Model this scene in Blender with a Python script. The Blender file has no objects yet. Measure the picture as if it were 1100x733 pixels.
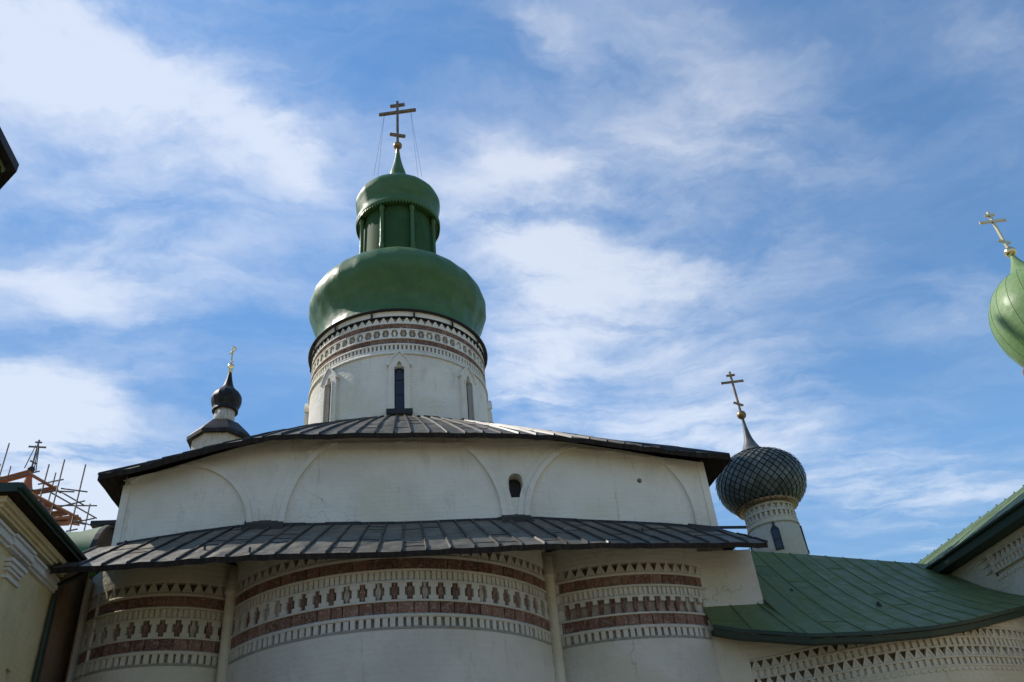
import bpy, bmesh, math, random
from math import sin, cos, pi, radians, atan2, hypot, sqrt
from mathutils import Vector, Matrix
from mathutils.geometry import tessellate_polygon
random.seed(7)
scene = bpy.context.scene
col = scene.collection
EYE = 1.6                                   # camera height; most heights below are above the eye

# ------------------------------------------------------------ camera, light, sky
cam_d = bpy.data.cameras.new('camera'); cam = bpy.data.objects.new('camera', cam_d); col.objects.link(cam)
cam_d.sensor_width = 36; cam_d.lens = 36 * 888 / 1100; cam_d.clip_start = .1; cam_d.clip_end = 5000
Rv = Vector((0.99077, -0.10657, -0.08375)); Uv = Vector((0.00678, -0.57813, 0.81591)); Fv = Vector((0.13537, 0.80895, 0.57207))
m = Matrix((Rv, Uv, -Fv)).transposed().to_4x4(); m.translation = (0, 0, EYE)
cam.matrix_world = m
scene.camera = cam
scene.view_settings.view_transform = 'Standard'; scene.view_settings.look = 'None'
scene.view_settings.exposure = 0.0; scene.view_settings.gamma = 1.0
SUN_EL, SUN_AZ = radians(45.5), radians(-63)   # azimuth clockwise from +Y
sd = bpy.data.lights.new('sun', 'SUN'); sd.energy = 4.8; sd.angle = radians(.5); sd.color = (1, .94, .85)
so = bpy.data.objects.new('sun', sd); col.objects.link(so)
S = Vector((sin(SUN_AZ) * cos(SUN_EL), cos(SUN_AZ) * cos(SUN_EL), sin(SUN_EL)))
so.rotation_euler = S.to_track_quat('Z', 'Y').to_euler(); so.location = (-60, 15, 60)

world = bpy.data.worlds.new('World'); scene.world = world; world.use_nodes = True
nt = world.node_tree; N = nt.nodes; L = nt.links
bg = N['Background']; bg.inputs[1].default_value = 0.12
def wn(t, **k):
    n = N.new(t)
    for a, b in k.items(): setattr(n, a, b)
    return n
def wm(op, a, b=None, clamp=False):
    n = wn('ShaderNodeMath', operation=op, use_clamp=clamp)
    for i, v in enumerate((a, b)):
        if v is None: continue
        if isinstance(v, (int, float)): n.inputs[i].default_value = v
        else: L.new(v, n.inputs[i])
    return n.outputs[0]
sky = wn('ShaderNodeTexSky', sky_type='NISHITA', sun_disc=False, sun_elevation=SUN_EL, sun_rotation=SUN_AZ,
         air_density=1.0, dust_density=0.0, ozone_density=1.6)
hs = wn('ShaderNodeHueSaturation'); hs.inputs['Saturation'].default_value = 1.17; hs.inputs['Value'].default_value = 1.62
hs.inputs['Hue'].default_value = .4965
L.new(sky.outputs[0], hs.inputs['Color'])
sb = wn('ShaderNodeSeparateXYZ'); L.new(hs.outputs[0], sb.inputs[0])
cap = wn('ShaderNodeVectorMath', operation='SCALE'); L.new(hs.outputs[0], cap.inputs[0]); L.new(wm('MINIMUM', wm('DIVIDE', 6.2, wm('MAXIMUM', sb.outputs[2], .5)), 1.0), cap.inputs['Scale'])
clc = wn('ShaderNodeVectorMath', operation='MULTIPLY_ADD'); L.new(cap.outputs[0], clc.inputs[0]); clc.inputs[1].default_value = (.42, .42, .42); clc.inputs[2].default_value = (5.7, 5.65, 5.6)
tc = wn('ShaderNodeTexCoord'); sep = wn('ShaderNodeSeparateXYZ'); L.new(tc.outputs['Generated'], sep.inputs[0])
zz = wm('MAXIMUM', sep.outputs[2], .06)
px, py = wm('DIVIDE', sep.outputs[0], zz), wm('DIVIDE', sep.outputs[1], zz)
cmb = wn('ShaderNodeCombineXYZ'); L.new(px, cmb.inputs[0]); L.new(py, cmb.inputs[1])
def noise(vec, scale, detail, rough, dist=0, z=0):
    mp = wn('ShaderNodeMapping'); mp.inputs['Location'].default_value = (z, z * .37, z); L.new(vec, mp.inputs[0])
    n = wn('ShaderNodeTexNoise'); L.new(mp.outputs[0], n.inputs['Vector'])
    n.inputs['Scale'].default_value = scale; n.inputs['Detail'].default_value = detail
    n.inputs['Roughness'].default_value = rough; n.inputs['Distortion'].default_value = dist
    return n
wz = noise(cmb.outputs[0], 2.2, 6, .6, 0, 3.1)            # warp that frays the cloud edges
sub = wn('ShaderNodeVectorMath', operation='SUBTRACT'); L.new(wz.outputs['Color'], sub.inputs[0]); sub.inputs[1].default_value = (.5, .5, .5)
scl = wn('ShaderNodeVectorMath', operation='SCALE'); L.new(sub.outputs[0], scl.inputs[0]); scl.inputs['Scale'].default_value = .34
add = wn('ShaderNodeVectorMath', operation='ADD'); L.new(cmb.outputs[0], add.inputs[0]); L.new(scl.outputs[0], add.inputs[1])
CLOUDS = [  # centre on the cloud sheet, half lengths, angle, density
 (-0.359,0.792,0.264,0.085,-2.672,1.20), (-0.450,0.728,0.117,0.050,-2.909,0.35), (-0.168,0.906,0.096,0.037,-2.287,0.60),
 (-0.465,1.046,0.40,0.30,-2.544,0.62), (-0.660,1.240,0.138,0.082,-2.857,0.60), (-0.814,1.688,0.173,0.121,1.915,1.50), (-.95,2.25,.4,.22,2.3,1.2),
 (-0.864,2.028,0.465,0.335,2.182,0.60), (0.378,1.208,0.34,0.17,-2.172,1.25), (0.292,1.536,0.24,0.125,1.478,1.15),
 (0.184,1.080,0.160,0.098,-2.258,0.65), (0.200,0.704,0.082,0.032,-2.657,0.50), (0.209,0.945,0.081,0.033,-2.990,0.60),
 (0.585,0.934,0.36,0.14,-2.311,0.52), (0.466,0.766,0.17,0.09,-2.714,0.32), (0.693,1.817,0.325,0.120,-2.810,0.90),
 (1.260,2.051,0.7,0.22,-2.771,0.62), (1.630,2.302,0.417,0.207,-3.094,0.55), (0.861,1.589,0.255,0.136,-2.515,0.50),
 (1.198,1.298,0.177,0.107,3.013,0.40), (0.877,0.680,0.203,0.048,-2.746,0.30), (1.910,2.753,0.164,0.056,2.813,0.60),
 (-0.214,0.674,0.321,0.043,-3.106,0.30), (.5,-1.2,.9,.3,.7,.4)]
tot = None
for (x, y, a, b, an, w_) in CLOUDS:
    mp = wn('ShaderNodeMapping', vector_type='TEXTURE'); L.new(add.outputs[0], mp.inputs[0])
    mp.inputs['Location'].default_value = (x, y, 0); mp.inputs['Rotation'].default_value = (0, 0, an)
    mp.inputs['Scale'].default_value = (a * 1.25, b * 1.25, 1)
    ln = wn('ShaderNodeVectorMath', operation='LENGTH'); L.new(mp.outputs[0], ln.inputs[0])
    mr = wn('ShaderNodeMapRange', interpolation_type='SMOOTHSTEP'); L.new(ln.outputs['Value'], mr.inputs[0])
    for i, v in enumerate((0.0, 1.6, w_ * (.82 if x < 0 else .72), 0.0)): mr.inputs[i + 1].default_value = v
    tot = mr.outputs[0] if tot is None else wm('ADD', tot, mr.outputs[0])
smp = wn('ShaderNodeMapping'); smp.inputs['Rotation'].default_value = (0, 0, .75); smp.inputs['Scale'].default_value = (1.0, 2.6, 1)
L.new(add.outputs[0], smp.inputs[0])
n1 = noise(smp.outputs[0], 2.6, 9, .58, .3, 1.7); n2 = noise(cmb.outputs[0], 7, 8, .62, .2, 5.2)
tex = wm('ADD', wm('MULTIPLY', n1.outputs[0], 1.7), wm('MULTIPLY', n2.outputs[0], 1.1))
smp3 = wn('ShaderNodeMapping'); smp3.inputs['Rotation'].default_value = (0, 0, -.35); smp3.inputs['Scale'].default_value = (1.0, 2.0, 1); L.new(add.outputs[0], smp3.inputs[0]); n3 = noise(smp3.outputs[0], 1.6, 10, .62, .4, 8.3)
dens = wm('MULTIPLY', tot, wm('SUBTRACT', tex, .74, True))
veil = wm('MULTIPLY', wm('SUBTRACT', wm('ADD', wm('MULTIPLY', n1.outputs[0], .7), wm('MULTIPLY', n3.outputs[0], .45)), .41, True), .85)
fac = wn('ShaderNodeMapRange', interpolation_type='SMOOTHSTEP'); L.new(wm('ADD', dens, veil), fac.inputs[0])
for i, v in enumerate((0.0, 1.08, 0.0, .92)): fac.inputs[i + 1].default_value = v
mix = wn('ShaderNodeMix', data_type='RGBA'); L.new(fac.outputs[0], mix.inputs[0]); L.new(cap.outputs[0], mix.inputs[6])
L.new(clc.outputs[0], mix.inputs[7])
L.new(mix.outputs[2], bg.inputs[0])

# ------------------------------------------------------------ materials
MATS = {}
class Mat:
    def __init__(s, name, base, rough=.8, metal=0., spec=.3):
        s.m = bpy.data.materials.new(name); s.m.use_nodes = True; s.t = s.m.node_tree
        s.b = s.t.nodes['Principled BSDF']; s.b.inputs['Base Color'].default_value = (*base, 1)
        s.b.inputs['Roughness'].default_value = rough; s.b.inputs['Metallic'].default_value = metal
        s.b.inputs['Specular IOR Level'].default_value = spec; s.c = None; s.base = base; MATS[name] = s.m; s.h = None
    def n(s, t, **k):
        x = s.t.nodes.new(t)
        for a, b in k.items(): setattr(x, a, b)
        return x
    def coord(s, sc=(1, 1, 1)):
        if s.c is None: s.c = s.n('ShaderNodeTexCoord')
        mp = s.n('ShaderNodeMapping'); mp.inputs['Scale'].default_value = sc; s.t.links.new(s.c.outputs['Object'], mp.inputs[0]); return mp.outputs[0]
    def noise(s, scale, detail=6, rough=.6, sc=(1, 1, 1), lo=.4, hi=.65):
        x = s.n('ShaderNodeTexNoise'); s.t.links.new(s.coord(sc), x.inputs['Vector'])
        x.inputs['Scale'].default_value = scale; x.inputs['Detail'].default_value = detail; x.inputs['Roughness'].default_value = rough
        r = s.n('ShaderNodeMapRange'); r.interpolation_type = 'SMOOTHSTEP'; s.t.links.new(x.outputs[0], r.inputs[0])
        r.inputs[1].default_value = lo; r.inputs[2].default_value = hi; return r.outputs[0]
    def blend(s, fac, colour, amt=1.0, mode='MIX'):
        x = s.n('ShaderNodeMix', data_type='RGBA', blend_type=mode)
        if amt != 1.0:
            q = s.n('ShaderNodeMath', operation='MULTIPLY'); s.t.links.new(fac, q.inputs[0]); q.inputs[1].default_value = amt; fac = q.outputs[0]
        s.t.links.new(fac, x.inputs[0])
        src = s.b.inputs['Base Color']
        if src.links: s.t.links.new(src.links[0].from_socket, x.inputs[6])
        else: x.inputs[6].default_value = (*s.base, 1)
        x.inputs[7].default_value = (*colour, 1); s.t.links.new(x.outputs[2], src); return s
    def rnd(s, colour, amt=1.0, name='rnd'):
        a = s.n('ShaderNodeAttribute', attribute_name=name); return s.blend(a.outputs['Fac'], colour, amt)
    def bump(s, h, dist=.02, strength=.5):
        x = s.n('ShaderNodeBump'); x.inputs['Distance'].default_value = dist; x.inputs['Strength'].default_value = strength
        s.t.links.new(h, x.inputs['Height'])
        nm = s.b.inputs['Normal']
        if nm.links: s.t.links.new(nm.links[0].from_socket, x.inputs['Normal'])
        s.t.links.new(x.outputs[0], nm); return s
    def roughn(s, fac, lo, hi):
        r = s.n('ShaderNodeMapRange'); s.t.links.new(fac, r.inputs[0]); r.inputs[3].default_value = lo; r.inputs[4].default_value = hi
        s.t.links.new(r.outputs[0], s.b.inputs['Roughness']); return s

def whitewash(name, base, tint):
    w = Mat(name, base, .92, spec=.1)
    w.blend(w.noise(.45, 8, .6, lo=.42, hi=.66), tint, .75)
    w.blend(w.noise(1.6, 9, .7, (1, 1, .35), .56, .75), tuple(c * .62 for c in tint), .5)      # rain streaks
    w.blend(w.noise(9, 6, .7, lo=.66, hi=.74), (base[0] * .55, base[1] * .5, base[2] * .42), .4)   # flaked spots
    w.blend(w.noise(.22, 5, .5, (1, 1, 1.6), .52, .66), (base[0]*.86, base[1]*.86, base[2]*.72), .6)       # old lime patches
    w.blend(w.noise(3.2, 7, .75, (1.6, 1.6, .14), .58, .70), (base[0]*.60, base[1]*.58, base[2]*.50), .6)   # run marks
    cr_ = w.n('ShaderNodeTexVoronoi'); cr_.feature = 'DISTANCE_TO_EDGE'; cr_.inputs['Scale'].default_value = .55
    wp = w.n('ShaderNodeTexNoise'); wp.inputs['Scale'].default_value = 1.7; wp.inputs['Detail'].default_value = 6; w.t.links.new(w.coord(), wp.inputs['Vector'])
    av = w.n('ShaderNodeVectorMath', operation='MULTIPLY_ADD'); w.t.links.new(wp.outputs['Color'], av.inputs[0]); av.inputs[1].default_value = (1.3, 1.3, 1.3); w.t.links.new(w.coord(), av.inputs[2])
    w.t.links.new(av.outputs[0], cr_.inputs['Vector'])
    cm = w.n('ShaderNodeMapRange'); w.t.links.new(cr_.outputs['Distance'], cm.inputs[0]); cm.inputs[1].default_value = .0; cm.inputs[2].default_value = .012; cm.inputs[3].default_value = 1; cm.inputs[4].default_value = 0
    gate = w.n('ShaderNodeMath', operation='MULTIPLY'); w.t.links.new(cm.outputs[0], gate.inputs[0]); w.t.links.new(w.noise(.4, 3, .5, lo=.56, hi=.66), gate.inputs[1])
    w.blend(gate.outputs[0], (base[0]*.4, base[1]*.38, base[2]*.34), .6)
    br = w.n('ShaderNodeTexWave'); br.bands_direction = 'Z'; br.inputs['Scale'].default_value = 2.1; br.inputs['Distortion'].default_value = 1.6
    br.inputs['Detail'].default_value = 3; br.inputs['Detail Scale'].default_value = 1.6; w.t.links.new(w.coord(), br.inputs[0])
    w.bump(br.outputs['Fac'], .012, .35); w.bump(w.noise(5, 8, .65, lo=.2, hi=.8), .05, .5); w.bump(w.noise(28, 4, .7, lo=.2, hi=.8), .012, .5)
    return w
whitewash('whitewash', (.62, .575, .50), (.50, .46, .40))  # darker apse base paints in the shade low down; upper and drum tones step lighter
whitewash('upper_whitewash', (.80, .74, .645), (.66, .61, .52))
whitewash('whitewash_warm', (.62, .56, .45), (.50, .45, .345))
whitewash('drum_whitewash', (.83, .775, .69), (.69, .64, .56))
whitewash('yellow_wash', (.66, .55, .32), (.52, .42, .24))
whitewash('brown_wash', (.24, .16, .10), (.15, .10, .07))
whitewash('plaster_trim', (.68, .65, .60), (.54, .51, .46))
g = Mat('terracotta', (.38, .20, .14), .85); g.rnd((.19, .085, .06), 1.0); g.blend(g.noise(7, 5, .8, lo=.5, hi=.62), (.52, .38, .30), .65)
g.blend(g.noise(22, 4, .8, lo=.54, hi=.62), (.6, .5, .42), .5); g.bump(g.noise(12, 4, .7, lo=.35, hi=.65), .06, .9)
g = Mat('brick_recess', (.12, .085, .065), .95); g.blend(g.noise(6, 4, .7, lo=.45, hi=.65), (.2, .15, .11), .5)
g = Mat('lime_recess', (.40, .34, .28), .95); g.blend(g.noise(5, 4, .7, lo=.4, hi=.7), (.22, .15, .11), .7)
g = Mat('roof_sheet', (.145, .130, .102), .5, .6, spec=.4); g.rnd((.21, .19, .155), .8); g.blend(g.noise(1.3, 8, .7, lo=.45, hi=.7), (.085, .076, .06), .7)
g.blend(g.noise(5, 6, .8, (1, .3, 1), .6, .72), (.13, .07, .04), .45); g.roughn(g.noise(2, 5, .6), .48, .7); g.bump(g.noise(2.2, 3, .5, lo=.2, hi=.8), .05, .35)
g = Mat('roof_seam', (.016, .014, .012), .45, spec=.35); g.blend(g.noise(3, 4, .6), (.03, .026, .022), .5)
g = Mat('dark_timber', (.018, .013, .010), .85, spec=.15); g.blend(g.noise(2, 8, .7, (6, 1, 1), .4, .7), (.06, .042, .028), .6)
g = Mat('dome_green', (.052, .125, .034), .46, spec=.38); g.rnd((.066, .145, .044), .9); g.blend(g.noise(1.1, 7, .65, lo=.45, hi=.7), (.04, .098, .03), .6)
g.blend(g.noise(2.4, 8, .75, (2.2, 2.2, .22), .54, .7), (.075, .125, .065), .55); g.blend(g.noise(5, 6, .8, (1, 1, .3), .64, .74), (.03, .05, .025), .6); g.roughn(g.noise(1.6, 5, .6), .40, .62); g.bump(g.noise(1.2, 2, .4, lo=.15, hi=.85), .08, .35); g.bump(g.noise(6, 2, .4, lo=.15, hi=.85), .006, .25)
g = Mat('roof_green', (.118, .150, .058), .62, spec=.14); g.rnd((.135, .165, .068), .9); g.blend(g.noise(.9, 8, .7, lo=.45, hi=.7), (.092, .125, .06), .7)
g.blend(g.noise(2.2, 8, .8, (3, .35, 1), .58, .72), (.07, .09, .055), .35)
g.roughn(g.noise(2, 5, .6), .42, .66); g.bump(g.noise(1.8, 3, .5, lo=.2, hi=.8), .05, .35); g.blend(g.noise(14, 5, .8, lo=.7, hi=.76), (.09, .10, .07), .5)
g = Mat('eave_green', (.016, .034, .020), .55, spec=.4); g.blend(g.noise(2, 6, .6), (.028, .04, .028), .6)
g = Mat('pale_green_sheet', (.20, .30, .12), .6, spec=.25); g.rnd((.15, .245, .095), .9); g.blend(g.noise(1.4, 8, .7, lo=.45, hi=.7), (.24, .33, .19), .7)
g.roughn(g.noise(2, 5, .6), .4, .6); g.bump(g.noise(3, 3, .5, lo=.2, hi=.8), .03, .3)
g = Mat('striped_green', (.10, .16, .075), .55, spec=.3); g.rnd((.25, .34, .18), .95)
g = Mat('lantern_green', (.030, .078, .028), .72, spec=.15); g.rnd((.038, .09, .034), .9); g.blend(g.noise(3, 6, .7, (1, 1, .3), .5, .7), (.02, .05, .02), .6)
g = Mat('barrel_green', (.085, .17, .075), .62, spec=.25); g.blend(g.noise(2, 6, .6), (.06, .12, .055), .6)
g = Mat('scale_metal', (.125, .148, .145), .5, spec=.4); g.rnd((.06, .072, .07), 1.0); g.blend(g.noise(2.5, 6, .7), (.06, .06, .045), .6)
Mat('scale_under', (.02, .018, .017), .8)
g = Mat('tower_black', (.010, .009, .009), .5, spec=.2); g.blend(g.noise(3, 5, .6), (.035, .03, .03), .7)
g = Mat('weathered_boards', (.5, .46, .39), .85); g.blend(g.noise(5, 6, .8, (3, 3, .25), .5, .62), (.16, .13, .11), .8)
g = Mat('gilt', (.62, .44, .20), .33, 1.0); g.blend(g.noise(6, 5, .7), (.36, .22, .10), .7)
g = Mat('dull_backlit_gilt', (.33, .21, .11), .45, .85); g.blend(g.noise(6, 5, .7), (.12, .08, .05), .8)  # dull gilt, browned further to paint in the backlit look of the cathedral cross
g = Mat('bright_gilt', (.80, .62, .34), .25, 1.0)
Mat('iron', (.03, .028, .027), .6)
g = Mat('glass', (.012, .018, .035), .12, spec=.5)
Mat('window_metal', (.03, .03, .035), .6)
g = Mat('orange_sheet', (.42, .13, .06), .6); g.blend(g.noise(4, 5, .7), (.30, .09, .05), .7)
g = Mat('orange_plank', (.44, .22, .12), .8); g.rnd((.28, .12, .07), 1.0)
Mat('scaffold_steel', (.16, .15, .14), .6, .3)
g = Mat('cobble_grass', (.19, .165, .10), .95); g.blend(g.noise(.3, 8, .7), (.27, .235, .17), .8)

# ------------------------------------------------------------ mesh builder (all coordinates in the building grid: x across, y away, z up)
class MB:
    def __init__(s): s.v = []; s.f = []; s.sm = []; s.r = []; s.mi = []
    def vert(s, p): s.v.append(tuple(p)); return len(s.v) - 1
    def face(s, pts, smooth=False, rnd=0., mi=0):
        i = [s.vert(p) for p in pts]; s.f.append(i); s.sm.append(smooth); s.r.append(rnd); s.mi.append(mi)
    def idx(s, ids, smooth=False, rnd=0., mi=0): s.f.append(list(ids)); s.sm.append(smooth); s.r.append(rnd); s.mi.append(mi)
    def box(s, x0, x1, y0, y1, z0, z1, rnd=0., mi=0):
        P = [s.vert(p) for p in ((x0,y0,z0),(x1,y0,z0),(x1,y1,z0),(x0,y1,z0),(x0,y0,z1),(x1,y0,z1),(x1,y1,z1),(x0,y1,z1))]
        for q in ((3,2,1,0),(4,5,6,7),(0,1,5,4),(1,2,6,5),(2,3,7,6),(3,0,4,7)): s.idx([P[k] for k in q], False, rnd, mi)
    def hexa(s, P, rnd=0., mi=0, smooth=False):   # 8 points: bottom ring, top ring
        P = [s.vert(p) for p in P]
        for q in ((3,2,1,0),(4,5,6,7),(0,1,5,4),(1,2,6,5),(2,3,7,6),(3,0,4,7)): s.idx([P[k] for k in q], smooth, rnd, mi)
    def bar(s, a, b, w, h=None, up=(0, 0, 1), rnd=0., mi=0):
        a, b = Vector(a), Vector(b); h = h or w; d = (b - a).normalized(); up = Vector(up)
        if abs(d.dot(up)) > .95: up = Vector((0, 1, 0))
        sx = d.cross(up).normalized() * w / 2; sy = sx.cross(d).normalized() * h / 2
        s.hexa([a-sx-sy, a+sx-sy, a+sx+sy, a-sx+sy, b-sx-sy, b+sx-sy, b+sx+sy, b-sx+sy], rnd, mi)
    def tube(s, pts, r, n=8, rnd=0., mi=0):
        rings = []; pts = [Vector(p) for p in pts]
        for i, p in enumerate(pts):
            d = (pts[min(i+1, len(pts)-1)] - pts[max(i-1, 0)]).normalized()
            a = d.cross(Vector((0, 0, 1)) if abs(d.z) < .95 else Vector((0, 1, 0))).normalized(); b = a.cross(d)
            rr = r[i] if isinstance(r, (list, tuple)) else r
            rings.append([s.vert(p + a * rr * cos(2*pi*k/n) + b * rr * sin(2*pi*k/n)) for k in range(n)])
        for A, B in zip(rings, rings[1:]):
            for k in range(n): s.idx([A[k], A[(k+1) % n], B[(k+1) % n], B[k]], True, rnd, mi)
        s.idx(rings[0][::-1], False, rnd, mi); s.idx(rings[-1], False, rnd, mi)
    def lathe(s, c, prof, n=64, a0=0, smooth=True, panels=0, jit=0., caps=True, mi=0):
        cx, cy = c; rings = []; R = random.Random(5)
        pr = [R.random() for _ in range(max(1, panels) * 40)]
        for i, (r, z) in enumerate(prof):
            ring = []
            for k in range(n):
                a = a0 + 2*pi*k/n; rr = r
                if panels and jit:
                    ph = (k * panels / n) % 1; q_ = int(k * panels / n) % panels; rr = r * (1 + jit * (abs(2*ph - 1) ** 2) + jit * 1.2 * (pr[q_ + 200] - .5) * sin(pi * i / (len(prof) - 1)))
                ring.append(s.vert((cx + rr * sin(a), cy - rr * cos(a), z)))
            rings.append(ring)
        for i, (A, B) in enumerate(zip(rings, rings[1:])):
            for k in range(n):
                q = pr[(int(k * panels / n) * 7 + (i // 3) * 13) % len(pr)] if panels else 0.
                s.idx([A[k], A[(k+1) % n], B[(k+1) % n], B[k]], smooth, q, mi)
        if caps: s.idx(rings[0][::-1], False, 0, mi); s.idx(rings[-1], False, 0, mi)
    def build(s, name, mats, parent=None, fix=False):
        me = bpy.data.meshes.new(name)
        o = bpy.data.objects.new(name, me); col.objects.link(o)
        off = Vector((0, 0, 0))
        if parent:
            o.parent = parent; root = parent
            while root.parent: root = root.parent
            off = root.location
        me.from_pydata([(x - off.x, y - off.y, z - off.z) for x, y, z in s.v], [], s.f)
        for mt in (mats if isinstance(mats, (list, tuple)) else [mats]): me.materials.append(MATS[mt])
        me.polygons.foreach_set('use_smooth', s.sm); me.polygons.foreach_set('material_index', s.mi)
        at = me.attributes.new('rnd', 'FLOAT', 'FACE'); at.data.foreach_set('value', s.r)
        if fix:
            b = bmesh.new(); b.from_mesh(me); bmesh.ops.remove_doubles(b, verts=b.verts, dist=.0005)
            bmesh.ops.recalc_face_normals(b, faces=b.faces); b.to_mesh(me); b.free()
        me.update(); return o
def empty(name, loc, label, cat, group=None):
    o = bpy.data.objects.new(name, None); col.objects.link(o); o.location = loc; o.empty_display_size = .5
    o['label'] = label; o['category'] = cat
    if group: o['group'] = group
    return o
def lerp(t, x):                                # table lookup [(x, y...), ...]
    if x <= t[0][0]: return t[0][1]
    for (a, fa), (b, fb) in zip(t, t[1:]):
        if x <= b:
            k = (x - a) / (b - a); return fa + (fb - fa) * k
    return t[-1][1]
def smooth_path(pts, step=.08):                # Catmull-Rom, then even spacing
    P = [Vector(p) for p in pts]; P = [P[0]*2 - P[1]] + P + [P[-1]*2 - P[-2]]; out = []
    for i in range(1, len(P) - 2):
        for k in range(24):
            t = k / 24; a, b, c, d = P[i-1], P[i], P[i+1], P[i+2]
            out.append(.5 * ((2*b) + (c - a)*t + (2*a - 5*b + 4*c - d)*t*t + (3*b - a - 3*c + d)*t**3))
    out.append(P[-2]); return out
class Surf:                                    # an upright wall over a plan path; s along it, d outwards, z up
    def __init__(s, pts, closed=False):
        s.p = [Vector((p[0], p[1])) for p in pts]; s.c = [0.]; s.closed = closed
        for a, b in zip(s.p, s.p[1:]): s.c.append(s.c[-1] + (b - a).length)
        s.len = s.c[-1]
    def at(s, q, d, z):
        q0 = max(0, min(s.len, q)); lo, hi = 0, len(s.c) - 2
        while lo < hi:
            m_ = (lo + hi + 1) // 2
            if s.c[m_] <= q0: lo = m_
            else: hi = m_ - 1
        def tan(i):
            if s.closed: i %= len(s.p) - 1; j = (i - 1) % (len(s.p) - 1); return (s.p[i+1] - s.p[j]).normalized()
            return (s.p[min(i+1, len(s.p)-1)] - s.p[max(i-1, 0)]).normalized()
        k = (q0 - s.c[lo]) / max(1e-9, s.c[lo+1] - s.c[lo]); P = s.p[lo].lerp(s.p[lo+1], k)
        t = tan(lo).lerp(tan(lo+1), k).normalized(); P = P + t * (q - q0)
        return (P.x + t.y * d, P.y - t.x * d, z)
    def piece(s, mb, s0, s1, z0, z1, d0, d1, rnd=0., mi=0, sk=0.):   # sk shifts the upper edge along s
        A = s.at; mb.hexa([A(s0,d1,z0), A(s1,d1,z0), A(s1,d0,z0), A(s0,d0,z0), A(s0+sk,d1,z1), A(s1+sk,d1,z1), A(s1+sk,d0,z1), A(s0+sk,d0,z1)], rnd, mi)
    def poly(s, mb, pts, d0, d1, rnd=0., mi=0):
        fr = [mb.vert(s.at(q, d1, z)) for q, z in pts]; bk = [mb.vert(s.at(q, d0, z)) for q, z in pts]; n = len(pts)
        mb.idx(fr, False, rnd, mi)
        for k in range(n): mb.idx([fr[k], bk[k], bk[(k+1) % n], fr[(k+1) % n]], False, rnd, mi)
    def sheet(s, mb, s0, s1, zs, d, rnd=0., mi=0, step=.3, top=None):  # a smooth skin
        n = max(1, int((s1 - s0) / step)); prev = None
        for k in range(n + 1):
            q = s0 + (s1 - s0) * k / n; ring = []
            for z in zs:
                P = s.at(q, d, z)
                if top: P = (P[0], P[1], min(P[2], top(P[0], P[1])))
                ring.append(mb.vert(P))
            if prev:
                for i in range(len(zs) - 1): mb.idx([prev[i], ring[i], ring[i+1], prev[i+1]], True, rnd, mi)
            prev = ring
    def band(s, mb, s0, s1, z0, z1, d0, d1, step=.3, mi=0):           # a projecting course
        n = max(1, int((s1 - s0) / step)); prev = None
        for k in range(n + 1):
            q = s0 + (s1 - s0) * k / n; ring = [mb.vert(s.at(q, *c)) for c in ((d0, z0), (d1, z0), (d1, z1), (d0, z1))]
            if prev:
                for i in range(3): mb.idx([prev[i], ring[i], ring[i+1], prev[i+1]], i == 1, 0, mi)
            else: mb.idx(ring[::-1], False, 0, mi)
            prev = ring
        mb.idx(prev, False, 0, mi)

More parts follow.
